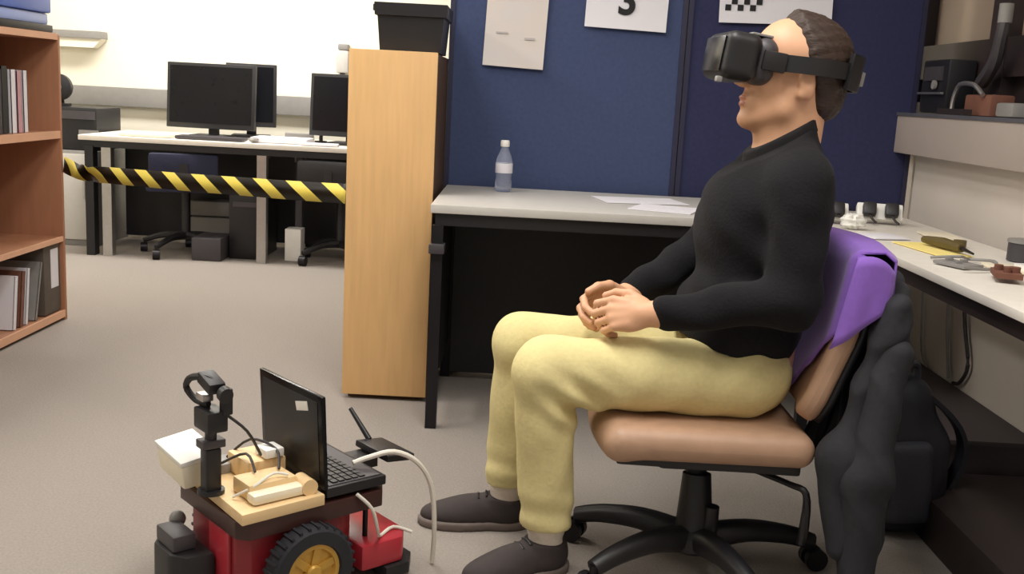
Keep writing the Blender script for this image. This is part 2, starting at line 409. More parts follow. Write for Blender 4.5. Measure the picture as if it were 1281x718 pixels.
def sheet_on_board(x0, x1, z0, z1, tilt, m):
    a = Matrix.Translation(((x0 + x1) / 2, 4.008, (z0 + z1) / 2)) @ Matrix.Rotation(tilt, 4, 'Y')
    W, H = x1 - x0, z1 - z0
    g = [[a @ Vector((W * (i / 6 - 0.5), -0.004 - 0.006 * (abs(j / 6 - 0.5) * 2) ** 3, H * (j / 6 - 0.5))) for j in range(7)] for i in range(7)]
    return g, a
g, a = sheet_on_board(-0.15, 0.078, 1.192, 1.50, R(2.0), 'fadedpaper')
p1 = thing('paper_notice', 'tall faded paper sheet pinned on the left of the blue board', 'paper', (-0.036, 4.01, 1.19))
MB().sheet(g, 0.0012).build('sheet', 'fadedpaper', p1)
MB().box(a @ Vector((-0.05, -0.0075, -0.03)), (0.045, 0.001, 0.006)).build('print_mark', 'faint', p1)
MB().box(a @ Vector((0.055, -0.0075, -0.045)), (0.04, 0.001, 0.008)).build('print_mark', 'faint', p1)
g, a = sheet_on_board(0.222, 0.527, 1.352, 1.565, R(1.6), 'paper')
p2 = thing('number_notice', 'white sheet printed with a black digit on the blue board', 'paper', (0.375, 4.01, 1.35))
MB().sheet(g, 0.0012).build('sheet', 'paper', p2)
fc = bpy.data.curves.new('digit', 'FONT'); fc.body = '3'; fc.size = 0.15; fc.extrude = 0.0006; fc.align_x = 'CENTER'; fc.align_y = 'CENTER'; fc.offset = 0.004
fo = bpy.data.objects.new('digit_tmp', fc); C.objects.link(fo); dg = bpy.context.evaluated_depsgraph_get()
bm = bmesh.new(); me_ = bpy.data.meshes.new_from_object(fo.evaluated_get(dg)); bm.from_mesh(me_)
bpy.data.objects.remove(fo)
bmesh.ops.transform(bm, matrix=a @ Matrix.Translation((0.0, -0.0085, -0.005)) @ Matrix.Rotation(R(90), 4, 'X'), verts=bm.verts[:])
link_bm(bm, 'digit', M['ink'], p2, False)
g, a = sheet_on_board(0.715, 1.135, 1.40, 1.70, R(-1.2), 'paper')
p3 = thing('checker_target_sheet', 'white sheet with black checker squares pinned behind the headset', 'paper', (0.925, 4.01, 1.40))
MB().sheet(g, 0.0012).build('sheet', 'paper', p3)
sq = None
for r_ in range(9):
    for c_ in range(3):
        x = -0.178 + c_ * 0.046 + (0.023 if r_ % 2 else 0); z = -0.115 + r_ * 0.023 + 0.02
        q = MB().box(a @ Vector((x, -0.0085, z)), (0.022, 0.001, 0.022)).build('checker_square', 'ink', p3)

# ================================================================== DESKS
def desk(name, label, x0, x1, yf, yb, top, edge, topz, th, legs, legmat, modesty, legr=0.022, group=None):
    t = thing(name, label, 'desk', ((x0 + x1) / 2, (yf + yb) / 2, 0), group=group)
    MB().box(((x0 + x1) / 2, (yf + yb) / 2, topz - th / 2), (x1 - x0, yb - yf, th), bev=0.004).build('desktop', top, t)
    MB().box(((x0 + x1) / 2, (yf + yb) / 2, topz - th - 0.02), (x1 - x0 - 0.03, yb - yf - 0.03, 0.04)).build('under_frame', edge, t)
    for x, y in legs: MB().box((x, y, (topz - th - 0.04) / 2), (legr * 2, legr * 2, topz - th - 0.04)).build('leg', legmat, t)
    if modesty: MB().box(modesty[0], modesty[1]).build('modesty_panel', 'black', t)
    return t
dm = desk('desk', 'grey topped desk under the blue boards with a water bottle', -0.27, 1.0, 3.27, 3.985, 'laminate', 'black', 0.74, 0.028,
          [(-0.245, 3.29), (-0.245, 3.93), (0.97, 3.29), (0.97, 3.93)], 'blackmetal', ((0.36, 3.89, 0.35), (1.17, 0.018, 0.64)), legr=0.018)
MB().box((-0.245, 3.275, 0.60), (0.05, 0.06, 0.03), bev=0.004).build('leg_clamp', 'darkgrey', dm)
MB().box((-0.245, 3.62, 0.40), (0.018, 0.55, 0.5)).build('side_panel', 'black', dm)
dr = desk('desk', 'white workbench along the right wall covered with electronics clutter', 1.02, 1.425, 1.3, 3.97, 'whitelam', 'frame', 0.722, 0.022,
          [(1.06, 3.3), (1.06, 1.5)], 'blackmetal', None, legr=0.025)
dl = desk('desk', 'long pale desk with black monitors at the far back left', -2.62, -0.62, 6.2, 7.0, 'whitelam', 'black', 0.722, 0.03,
          [(-2.46, 6.24), (-1.53, 6.24), (-0.68, 6.24)], 'alu', ((-1.6, 6.9, 0.36), (2.0, 0.02, 0.66)), legr=0.028)
MB().box((-2.56, 6.24, 0.33), (0.05, 0.07, 0.66)).build('end_leg', 'black', dl)
MB().box((-1.36, 6.5, 0.33), (0.04, 0.05, 0.66)).build('brace_post', 'darkgrey', dl)

# ================================================================== OAK BOOKCASE (end panel) and crate
bk = thing('bookcase', 'tall pale oak bookcase end standing against the grey desk', 'bookcase', (-0.44, 3.9, 0))
MB().box((-0.437, 3.569, 0.617), (0.298, 0.02, 1.20), bev=0.002).build('end_panel', 'oak', bk)
MB().box((-0.437, 4.31, 0.617), (0.298, 0.02, 1.20)).build('end_panel', 'oak', bk)
MB().box((-0.294, 3.94, 0.617), (0.012, 0.72, 1.19)).build('back_panel', 'hardboard', bk)
for z in (0.06, 0.42, 0.80, 1.205): MB().box((-0.443, 3.94, z), (0.29, 0.72, 0.02)).build('shelf', 'oak', bk)
MB().box((-0.443, 3.94, 0.025), (0.25, 0.70, 0.05)).build('plinth', 'hardboard', bk)
tr = thing('storage_crate', 'black flared plastic crate on top of the oak bookcase', 'crate', (-0.395, 3.81, 1.216))
cr = MB()
P0 = [(-0.105, -0.13), (0.105, -0.13), (0.105, 0.13), (-0.105, 0.13)]
fl = [(1.0, 0.0), (1.09, 0.118), (1.17, 0.120), (1.19, 0.162)]
rings = []
for s_, z in fl: rings.append([cr.bm.verts.new((-0.395 + x * s_, 3.81 + y * s_, 1.218 + z)) for x, y in P0])
inn = [(1.12, 0.160), (0.96, 0.012)]
for s_, z in inn: rings.append([cr.bm.verts.new((-0.395 + x * s_, 3.81 + y * s_, 1.218 + z)) for x, y in P0])
for i in range(len(rings) - 1):
    for j in range(4): cr.bm.faces.new((rings[i][j], rings[i][(j + 1) % 4], rings[i + 1][(j + 1) % 4], rings[i + 1][j]))
cr.bm.faces.new(rings[0][::-1]); cr.bm.faces.new(rings[-1])
cr.build('crate_body', 'black', tr, False)
MB().box((-0.395, 3.668, 1.362), (0.26, 0.006, 0.022)).build('rim_band', 'darkgrey', tr)

# ================================================================== LEFT REDDISH BOOKCASE
lb = thing('bookcase', 'reddish wood open bookcase at the left edge with books and files', 'bookcase', (-2.18, 3.6, 0))
X0, X1, YN, YF = -2.40, -1.985, 2.7, 4.54
for y in (YF - 0.01, YN): MB().box(((X0 + X1) / 2, y, 0.62), (X1 - X0, 0.02, 1.24), bev=0.002).build('end_panel', 'cherry', lb)
MB().box((X0 - 0.005, (YN + YF) / 2, 0.62), (0.01, YF - YN, 1.22)).build('back_panel', 'hardboard', lb)
for z, th in ((1.245, 0.025), (0.835, 0.03), (0.375, 0.02), (0.045, 0.03)):
    s_ = MB().box(((X0 + X1) / 2 - 0.002, (YN + YF) / 2 - 0.005, z - th / 2), (X1 - X0 - 0.012, YF - YN - 0.03, th)).build('shelf', 'cherry', lb)
    MB().box((X1 - 0.004, (YN + YF) / 2 - 0.005, z - th / 2), (0.008, YF - YN - 0.03, th + 0.002)).build('shelf_edge', 'cherryedge', s_)
# books on the middle-upper shelf (top at 0.835)
def book(y, x, z, th, d, h, m, label, lean=0.0, cat='book', name='book', group=None):
    t = thing(name, label, cat, (x, y, z), group=group)
    rot = Matrix.Rotation(lean, 4, 'X')
    fr = Matrix.Translation((x, y, z)) @ rot
    MB().box((0, 0, h / 2 + 0.001), (d - 0.006, th - 0.006, h - 0.006)).xf(fr).build('pages', 'paper', t)
    c = MB()
    c.box((0, -th / 2 + 0.0015, h / 2 + 0.001), (d, 0.003, h)).box((0, th / 2 - 0.0015, h / 2 + 0.001), (d, 0.003, h)).box((d / 2 - 0.0015, 0, h / 2 + 0.001), (0.003, th, h))
    c.xf(fr).build('cover', m, t)
    return t
book(4.06, -2.14, 0.836, 0.055, 0.24, 0.25, 'darkgrey', 'dark grey book left of the pale books on the upper shelf')
book(4.125, -2.14, 0.836, 0.05, 0.23, 0.262, 'black', 'black book against the white book on the upper shelf')
book(4.185, -2.13, 0.836, 0.04, 0.22, 0.25, 'paper', 'white book between the black and pink books')
book(4.235, -2.13, 0.836, 0.04, 0.22, 0.245, 'pinkpaper', 'dusty pink book on the upper shelf')
book(4.285, -2.13, 0.836, 0.035, 0.22, 0.248, 'paper', 'white book at the right end of the upper shelf row')
# bottom compartment
bf = thing('box_file', 'large dark grey box file with white spine label on the bottom shelf', 'file', (-2.13, 4.42, 0.046))
MB().box((-2.135, 4.435, 0.205), (0.27, 0.155, 0.312), bev=0.004).build('file_body', 'boxfile', bf)
MB().box((-1.999, 4.455, 0.245), (0.002, 0.07, 0.17)).build('spine_label', 'paper', bf)
book(4.10, -2.11, 0.046, 0.03, 0.20, 0.22, 'paper', 'white slim book leaning left of the file on the bottom shelf', R(-9))
book(4.16, -2.11, 0.046, 0.03, 0.20, 0.23, 'brown', 'brown slim book leaning among white ones on the bottom shelf', R(-9))
book(4.205, -2.11, 0.046, 0.025, 0.20, 0.235, 'paper', 'white slim book leaning right of the brown one on the bottom shelf', R(-9))
book(4.28, -2.11, 0.046, 0.02, 0.21, 0.25, 'grey', 'pale grey book leaning most, nearest the dark file', R(-16))
# blue boxes on top
bb = thing('storage_box', 'blue plastic storage box with pale lid band on the left bookcase', 'box', (-2.14, 4.2, 1.246))
MB().box((-2.14, 4.17, 1.262), (0.30, 0.64, 0.03), bev=0.006).build('base_rim', 'black', bb)
MB().box((-2.14, 4.17, 1.300), (0.28, 0.60, 0.046), bev=0.01).build('box_body', 'lightblue', bb)
MB().box((-2.14, 4.17, 1.385), (0.30, 0.62, 0.122), bev=0.01).build('lid', 'blue', bb)

# ================================================================== HAZARD TAPE
tp = bmesh.new(); uvl = tp.loops.layers.uv.new('UVMap')
cp = [(-1.983, 4.54, 0.690, 0.15), (-1.90, 4.47, 0.672, 0.75), (-1.82, 4.42, 0.664, -0.55), (-1.73, 4.35, 0.672, 0.2), (-1.55, 4.22, 0.680, 0.1), (-1.30, 4.05, 0.690, 0.14), (-1.02, 3.86, 0.704, 0.02), (-0.80, 3.70, 0.716, 0.1), (-0.588, 3.562, 0.728, 0.05)]
K = 80; pts = []
for i in range(K + 1):
    u_ = i / K * (len(cp) - 1); k = min(int(u_), len(cp) - 2); f_ = u_ - k; f_ = f_ * f_ * (3 - 2 * f_) * 0.4 + f_ * 0.6
    pts.append([cp[k][j] + (cp[k + 1][j] - cp[k][j]) * f_ for j in range(4)])
dist = 0; prev = None; rows = []
for p in pts:
    v = Vector(p[:3])
    if prev is not None: dist += (v - prev).length
    prev = v
    wv = Vector((0.2 * math.sin(p[3] * 2), math.sin(p[3]) * 0.9, math.cos(p[3]))) * 0.034
    rows.append((tp.verts.new(v - wv), tp.verts.new(v + wv), dist))
for i in range(K):
    f = tp.faces.new((rows[i][0], rows[i + 1][0], rows[i + 1][1], rows[i][1]))
    du = 0.178
    for l, (uu, vv) in zip(f.loops, ((rows[i][2], 0), (rows[i + 1][2], 0), (rows[i + 1][2], 1), (rows[i][2], 1))): l[uvl].uv = (uu / du, vv * 0.62)
to = link_bm(tp, 'barrier_tape', M['tape']); tag(to, 'sagging black and yellow striped tape strung between the two bookcases', 'tape')
sm = to.modifiers.new('thick', 'SOLIDIFY'); sm.thickness = 0.001

# ================================================================== BACK LEFT CLUTTER
def monitor(label, x, y, z, W, H, rz, m='blackgloss', stand=0.10, tilt=R(-4)):
    t = thing('monitor', label, 'monitor', (x, y, z), rz)
    fr = WM[t.name] @ Matrix.Translation((0, 0, stand + H / 2)) @ Matrix.Rotation(tilt, 4, 'X')
    MB().box((0, 0.01, 0), (W, 0.035, H), bev=0.006).xf(fr).build('casing', 'black', t)
    MB().box((0, -0.0085, 0.006), (W - 0.04, 0.003, H - 0.05)).xf(fr).build('screen', m, t)
    MB().box((0, 0.05, stand * 0.5 + 0.06), (0.06, 0.03, stand + 0.12)).xf(WM[t.name]).build('stand_neck', 'black', t)
    MB().box((0, 0.03, 0.0095), (0.24, 0.18, 0.016), bev=0.004).xf(WM[t.name]).build('stand_base', 'black', t)
    return t
ZD = 0.724
monitor('wide black monitor on the far desk, facing the room', -1.93, 6.55, ZD, 0.56, 0.40, R(-4), stand=0.055)
monitor('narrow-looking black monitor turned sideways behind the wide one', -1.745, 6.80, ZD, 0.32, 0.40, R(10), stand=0.07)
monitor('dark monitor half hidden by the oak bookcase', -1.06, 6.5, ZD, 0.50, 0.38, R(-8), stand=0.05)
tag(MB().box((-1.255, 6.62, ZD + 0.30), (0.06, 0.07, 0.15), bev=0.012).cyl((-1.255, 6.62, ZD + 0.001), (-1.255, 6.62, ZD + 0.24), 0.012).cyl((-1.255, 6.62, ZD + 0.001), (-1.255, 6.62, ZD + 0.012), 0.04).build('desk_speaker', 'black'), 'small black speaker on a stalk left of the half hidden monitor', 'speaker')
tag(MB().box((-1.86, 6.32, ZD + 0.011), (0.40, 0.14, 0.02), bev=0.004).build('keyboard', 'darkgrey'), 'dark keyboard in front of the wide far monitor', 'keyboard')
tag(MB().ball((-1.60, 6.30, ZD + 0.016), 0.03, (1.0, 1.6, 0.52)).build('computer_mouse', 'grey'), 'grey mouse right of the far dark keyboard', 'mouse')
for i, (x, y, dz, dx, dy, dh, m, lb_) in enumerate([(-2.25, 6.36, 0.001, 0.30, 0.21, 0.015, 'ivory', 'ivory paper pile left of the far keyboard'), (-1.45, 6.42, 0.001, 0.34, 0.24, 0.03, 'paper', 'white paper pile on the far desk between the monitors'),
        (-1.20, 6.30, 0.001, 0.22, 0.14, 0.012, 'paper', 'thin white paper pile near the half hidden monitor'), (-1.40, 6.66, 0.001, 0.18, 0.10, 0.05, 'grey', 'grey box behind the white paper pile')]):
    tag(MB().box((x, y, ZD + dz + dh / 2), (dx, dy, dh), rz=R(6 * (i - 1)), bev=0.002).build('paper_stack' if m != 'grey' else 'small_box', m), lb_, 'papers' if m != 'grey' else 'box')
bt = thing('wall_dispenser', 'white dispenser with dark top on the cream wall above the half hidden monitor', 'dispenser', (-1.235, 7.26, 1.17))
MB().box((-1.235, 7.255, 1.245), (0.085, 0.09, 0.15), bev=0.012).build('casing', 'laminate', bt)
MB().box((-1.23, 7.255, 1.342), (0.07, 0.085, 0.042), bev=0.01).build('lid', 'grey', bt)
MB().box((-1.235, 7.25, 1.160), (0.03, 0.05, 0.02), bev=0.004).build('nozzle', 'darkgrey', bt)
# grey wall unit left
wl = thing('wall_unit', 'grey ledge unit fixed high on the cream back wall', 'wall unit', (-3.0, 7.22, 1.27))
MB().box((-3.12, 7.235, 1.335), (0.52, 0.125, 0.05), bev=0.004).build('top_cover', 'grey', wl)
MB().prism([(0, 0), (0.52, 0), (0.46, -0.06), (0, -0.06)], 0, 0.10, Matrix.Translation((-3.38, 7.29, 1.31)) @ Matrix.Rotation(R(90), 4, 'X')).build('lower_casing', 'cream', wl)
tag(MB().box((-2.10, 7.255, 1.02), (0.10, 0.04, 0.06), bev=0.006).build('wall_socket', 'grey'), 'grey socket box on the back wall duct left of the wide monitor', 'socket')
# printer and side cabinet at far left
cb = thing('cabinet', 'light grey cabinet behind the left bookcase', 'cabinet', (-2.97, 6.75, 0))
MB().box((-2.95, 6.78, 0.30), (0.62, 0.5, 0.60), bev=0.004).build('body', 'grey', cb)
MB().box((-2.95, 6.523, 0.31), (0.56, 0.012, 0.54), bev=0.003).build('door', 'laminate', cb)
MB().box((-2.72, 6.51, 0.36), (0.012, 0.014, 0.12)).build('handle', 'alu', cb)
pr = thing('printer', 'black printer with grey front on the light grey cabinet', 'printer', (-2.85, 6.75, 0.60))
MB().box((-2.88, 6.76, 0.735), (0.46, 0.40, 0.266), bev=0.012).build('body', 'black', pr)
MB().box((-2.70, 6.553, 0.70), (0.12, 0.012, 0.06)).build('front_tray', 'grey', pr)
MB().box((-2.80, 6.553, 0.82), (0.28, 0.014, 0.05)).build('control_strip', 'darkgrey', pr)
sp = thing('desk_fan', 'small black round-headed fan on top of the printer', 'fan', (-2.93, 6.7, 0.87))
MB().cyl((-2.93, 6.7, 0.870), (-2.93, 6.7, 0.885), 0.06).cyl((-2.93, 6.71, 0.88), (-2.93, 6.71, 0.97), 0.014).build('stand', 'black', sp)
rg = MB(); rg.lathe((-2.93, 6.67, 0.985), [(0.055, -0.03), (0.082, -0.02), (0.085, 0.02), (0.06, 0.03)], ax=Matrix.Rotation(R(90), 3, 'X')); rg.build('head', 'black', sp)
MB().cyl((-2.93, 6.638, 0.985), (-2.93, 6.630, 0.985), 0.03).build('hub', 'grey', sp)
def far_chair(label, x, y, rz, m):
    t = thing('office_chair', label, 'chair', (x, y, 0), rz); W = WM[t.name]
    MB().box((0, 0, 0.44), (0.44, 0.42, 0.07), bev=0.02).xf(W).build('seat', m, t)
    MB().box((0, -0.21, 0.575), (0.40, 0.06, 0.13), bev=0.02).xf(W).build('backrest', m, t)
    MB().box((0, -0.235, 0.50), (0.05, 0.02, 0.16)).xf(W).build('back_bar', 'black', t)
    MB().cyl((0, 0, 0.12), (0, 0, 0.41), 0.028).xf(W).build('gas_column', 'black', t)
    for i in range(5):
        a_ = i * 2 * math.pi / 5 + 0.3
        l_ = MB().tube([(0, 0, 0.12), (0.14 * math.cos(a_), 0.14 * math.sin(a_), 0.115), (0.27 * math.cos(a_), 0.27 * math.sin(a_), 0.075)], [0.028, 0.02, 0.016]).xf(W).build('base_arm', 'black', t)
        MB().cyl((0.27 * math.cos(a_) - 0.02, 0.27 * math.sin(a_), 0.030), (0.27 * math.cos(a_) + 0.02, 0.27 * math.sin(a_), 0.030), 0.03).xf(W).build('castor', 'blackmetal', l_)
    return t
far_chair('dark office chair pushed under the far desk, left of the silver legs', -2.05, 6.42, R(15), 'navy')
far_chair('dark office chair under the far desk beside the oak bookcase', -1.08, 6.40, R(-10), 'black')
pc = thing('computer_tower', 'black computer tower on the floor under the far desk', 'computer', (-1.68, 6.55, 0))
MB().box((-1.66, 6.55, 0.21), (0.20, 0.42, 0.42), bev=0.006).build('case', 'black', pc)
MB().box((-1.66, 6.337, 0.34), (0.15, 0.006, 0.03)).build('drive_slot', 'darkgrey', pc)
tag(MB().box((-1.86, 6.33, 0.07), (0.18, 0.26, 0.14), bev=0.01).build('carton', 'darkgrey'), 'dark grey carton on the floor left of the far computer tower', 'carton')
tag(MB().box((-1.95, 6.79, 0.255), (0.36, 0.16, 0.10), bev=0.02).box((-1.95, 6.79, 0.10), (0.34, 0.15, 0.2), bev=0.02).build('storage_box', 'grey'), 'grey lidded storage box on the floor behind the chair under the far desk', 'box')
tag(MB().box((-1.37, 6.42, 0.10), (0.10, 0.12, 0.20), bev=0.006).build('carton', 'white'), 'small white carton on the floor right of the silver desk leg', 'carton')
tag(MB().box((-1.50, 6.66, 0.655), (0.22, 0.26, 0.02)).box((-1.62, 6.66, 0.63), (0.02, 0.26, 0.06)).box((-1.39, 6.66, 0.63), (0.02, 0.26, 0.06)).build('cable_tray', 'grey'), 'grey cable tray hung under the far desk', 'tray')

# ================================================================== MIDDLE DESK ITEMS
wb = thing('water_bottle', 'clear plastic water bottle on the grey desk before the blue board', 'bottle', (-0.052, 3.82, 0.74))
MB().lathe((-0.052, 3.82, 0.741), [(0.026, 0), (0.031, 0.006), (0.031, 0.035), (0.028, 0.05), (0.031, 0.065), (0.031, 0.105), (0.027, 0.125), (0.014, 0.155), (0.012, 0.172)]).build('bottle_body', 'bottle', wb)
MB().lathe((-0.052, 3.82, 0.741), [(0.0316, 0.068), (0.0318, 0.069), (0.0318, 0.102), (0.0316, 0.103)]).build('label_band', 'paper', wb)
MB().lathe((-0.052, 3.82, 0.904), [(0.0155, 0), (0.0165, 0.004), (0.0165, 0.018), (0.0145, 0.023)]).build('cap', 'white', wb)
for x, y, d, rz, lb_ in [(0.44, 3.72, (0.30, 0.21, 0.002), 12, 'white paper on the grey desk right of the water bottle'), (0.50, 3.48, (0.21, 0.20, 0.003), -20, 'small white paper on the grey desk close to the jumper')]:
    tag(MB().box((x, y, 0.7425), d, rz=R(rz)).build('paper_sheet', 'paper'), lb_, 'paper')

# ================================================================== RIGHT BENCH ITEMS
RZ = 0.7235
def extension(label, x, y, rz, n, name='power_strip'):
    t = thing(name, label, 'power strip', (x, y, RZ), rz); W = WM[t.name]
    tl = Matrix.Translation((0, 0, 0.035)) @ Matrix.Rotation(R(62), 4, 'X')
    MB().box((0, 0, 0), (0.075 * n, 0.06, 0.035), bev=0.006).xf(W @ tl).build('casing', 'white', t)
    for i in range(n):
        x_ = (i - (n - 1) / 2) * 0.072
        p = MB().box((x_, -0.002, 0.035), (0.044, 0.046, 0.034), bev=0.008).xf(W @ tl).build('plug', 'black', t)
        MB().tube([(x_, -0.022, 0.04), (x_ + 0.01, -0.045, 0.05), (x_ + 0.02, -0.06, 0.06)], 0.004).xf(W @ tl).build('plug_cord', 'cable', p)
    return t
extension('white power strip with black plugs, left of two behind the purple cloth', 1.04, 3.50, R(-8), 2)
extension('white power strip with black plugs at the bench corner by the board edge', 1.24, 3.55, R(-12), 2)
ti = MB().ball((1.085, 3.335, RZ + 0.026), 0.03, (1.3, 0.9, 0.85), n=14)
for v_ in ti.bm.verts:
    c_ = v_.co - Vector((1.085, 3.335, RZ + 0.026)); k_ = 1 + 0.16 * math.sin(310 * c_.x + 170 * c_.z) * math.sin(260 * c_.y + 190 * c_.z) + 0.1 * math.sin(420 * c_.z)
    v_.co = Vector((1.085, 3.335, max(RZ + 0.001, RZ + 0.026 + c_.z * k_))) + Vector((c_.x * k_, c_.y * k_, 0))
tag(ti.build('crumpled_tissue', 'white'), 'crumpled white tissue in front of the power strips', 'tissue')
tag(MB().box((1.178, 2.92, RZ + 0.002), (0.10, 0.26, 0.003), rz=R(8)).build('paper_sheet', 'yellowpaper'), 'yellow paper sheet on the right workbench', 'paper')
sd = thing('soldering_tool', 'dark handled hand tool lying on the yellow paper', 'tool', (1.22, 2.87, RZ + 0.004))
MB().tube([(1.185, 3.00, RZ + 0.02), (1.21, 2.92, RZ + 0.021), (1.225, 2.83, RZ + 0.02)], [0.010, 0.016, 0.012]).build('handle', 'olive', sd)
MB().tube([(1.225, 2.83, RZ + 0.02), (1.232, 2.77, RZ + 0.014)], [0.006, 0.003], smooth=0).build('tip', 'blackmetal', sd)
tag(MB().cyl((1.30, 3.02, RZ + 0.001), (1.30, 3.02, RZ + 0.02), 0.018).build('tape_roll', 'olive'), 'small olive tape roll beyond the yellow paper', 'tape')
wl_ = thing('cable_reel', 'grey reel at the back of the right bench by the wall', 'reel', (1.375, 2.78, RZ))
MB().cyl((1.375, 2.78, RZ + 0.001), (1.375, 2.78, RZ + 0.05), 0.045).build('drum', 'darkgrey', wl_)
MB().cyl((1.375, 2.78, RZ + 0.05), (1.375, 2.78, RZ + 0.058), 0.048).build('flange', 'grey', wl_)
for i, (x, y, sx, sy, h, m, nm, lb_) in enumerate([(1.165, 2.43, 0.06, 0.10, 0.030, 'brown', 'circuit_module', 'brown circuit module near the front of the right bench'), (1.22, 2.33, 0.07, 0.06, 0.022, 'brown', 'circuit_module', 'smaller brown circuit module at the right frame edge'),
        (1.13, 2.62, 0.07, 0.10, 0.010, 'grey', 'circuit_board', 'grey circuit board at the front of the right bench'), (1.25, 2.60, 0.10, 0.14, 0.006, 'ivory', 'note_pad', 'ivory note pad mid bench'),
        (1.33, 2.52, 0.12, 0.18, 0.018, 'white', 'plastic_tray', 'white plastic tray below the grey reel'), (1.12, 3.16, 0.12, 0.12, 0.004, 'paper', 'paper_sheet', 'white paper at the bench corner nearest the purple cloth'), (1.33, 3.24, 0.10, 0.16, 0.006, 'ivory', 'note_pad', 'ivory note pad at the back of the bench by the wall corner')]):
    mb = MB().box((x, y, RZ + 0.001 + h / 2), (sx, sy, h if nm != 'circuit_module' else h * 0.4), rz=R((-18, 12, 25, -10, 4, 14, -6)[i]), bev=min(0.004, h / 3) if nm != 'circuit_module' else 0)
    if nm == 'circuit_module':
        for dx, dy, rr in ((-0.012, 0.018, 0.010), (0.012, -0.012, 0.013), (-0.010, -0.022, 0.008)): mb.cyl((x + dx, y + dy, RZ + h * 0.5), (x + dx, y + dy, RZ + h * 1.15), rr)
        mb.box((x + 0.012, y + 0.018, RZ + h * 0.75), (0.018, 0.02, h * 0.5))
    if nm == 'circuit_board':
        for dx, dy in ((-0.015, 0.02), (0.014, 0.0), (-0.01, -0.025)): mb.box((x + dx, y + dy, RZ + h + 0.004), (0.016, 0.014, 0.008))
    tag(mb.build(nm, m), lb_, {'circuit_module': 'module', 'circuit_board': 'board', 'note_pad': 'pad', 'plastic_tray': 'tray', 'paper_sheet': 'paper'}[nm])
tag(MB().tube([(1.10, 2.72, RZ + 0.006), (1.15, 2.66, RZ + 0.02), (1.20, 2.72, RZ + 0.006), (1.24, 2.66, RZ + 0.012), (1.19, 2.56, RZ + 0.006), (1.10, 2.52, RZ + 0.012)], 0.004).build('loose_wire', 'grey'), 'thin grey wire curled on the right bench', 'wire')
# cables hanging under the bench against the wall
for i, (p, r_, m, lb_) in enumerate([([(1.505, 3.75, 0.66), (1.50, 3.74, 0.45), (1.505, 3.70, 0.25), (1.502, 3.62, 0.21)], 0.004, 'grey', 'thin pale cable hanging on the wall under the bench, leftmost'),
        ([(1.505, 3.50, 0.66), (1.50, 3.51, 0.45), (1.505, 3.48, 0.30), (1.502, 3.44, 0.22)], 0.005, 'grey', 'middle grey cable hanging on the wall under the bench'),
        ([(1.505, 3.40, 0.66), (1.50, 3.40, 0.55), (1.503, 3.37, 0.42), (1.503, 3.31, 0.30), (1.502, 3.35, 0.23), (1.502, 3.40, 0.214)], 0.0065, 'cable', 'dark cable looping down the wall under the bench, rightmost')]):
    tag(MB().tube(p, r_).build('hanging_cable', m), lb_, 'cable')
# dark low plinth
pl = thing('floor_box', 'low dark grey box along the wall under the right bench', 'box', (1.33, 3.3, 0))
MB().box((1.315, 3.45, 0.0925), (0.38, 1.22, 0.185)).build('body', 'plinth', pl)
MB().box((1.305, 3.44, 0.193), (0.42, 1.25, 0.016), bev=0.003).build('lid', 'plinth', pl)
tag(MB().box((1.30, 2.32, 0.06), (0.38, 0.9, 0.12), bev=0.004).build('floor_shade_case', 'frame'), 'long dark flat case filling in the bench shade on the floor, near the frame edge', 'case')  # dark slab, partly standing in for the shade under the bench

# ------------------------------------------------------------------ objects on the window sill
lm = thing('instrument', 'black bulky instrument on the sill right of the blue board', 'instrument', (1.55, 3.85, 1.102))
MB().box((1.545, 3.87, 1.20), (0.10, 0.24, 0.19), bev=0.01).build('casing', 'black', lm)
MB().box((1.49, 3.87, 1.245), (0.008, 0.16, 0.05)).build('front_plate', 'darkgrey', lm)
MB().cyl((1.49, 3.84, 1.205), (1.48, 3.84, 1.205), 0.016).build('dial', 'grey', lm)
MB().box((1.485, 3.87, 1.175), (0.012, 0.22, 0.008)).build('front_rail', 'alu', lm)
tag(MB().tube([(1.50, 3.745, 1.110), (1.50, 3.70, 1.110), (1.50, 3.695, 1.112), (1.50, 3.69, 1.16), (1.50, 3.65, 1.205), (1.50, 3.55, 1.205), (1.50, 3.50, 1.19), (1.50, 3.46, 1.17)], 0.008, smooth=3).build('bent_pipe', 'alu'), 'bent silver pipe on the sill beside the black instrument', 'pipe')
hs = thing('flexible_hose', 'grey ribbed hose rising in front of the dark window', 'hose', (1.53, 3.5, 1.21))
MB().tube([(1.56, 3.62, 1.215), (1.55, 3.56, 1.24), (1.54, 3.49, 1.29), (1.53, 3.45, 1.36), (1.535, 3.45, 1.44)], [0.024, 0.024, 0.02, 0.016]).build('hose_body', 'darkgrey', hs)
MB().cyl((1.535, 3.45, 1.40), (1.535, 3.45, 1.46), 0.022).build('end_fitting', 'grey', hs)
tag(MB().box((1.55, 3.52, 1.137), (0.08, 0.20, 0.07), bev=0.008).build('small_box', 'brown'), 'small brown box on the sill below the hose', 'box')
tag(MB().box((1.55, 3.33, 1.125), (0.07, 0.12, 0.045), bev=0.01).build('small_box', 'grey'), 'small grey box on the sill right of the brown box', 'box')
tag(MB().box((1.47, 3.60, 1.112), (0.03, 0.22, 0.02)).build('metal_bar', 'frame'), 'dark brown bar lying along the sill edge below the pipe', 'bar')

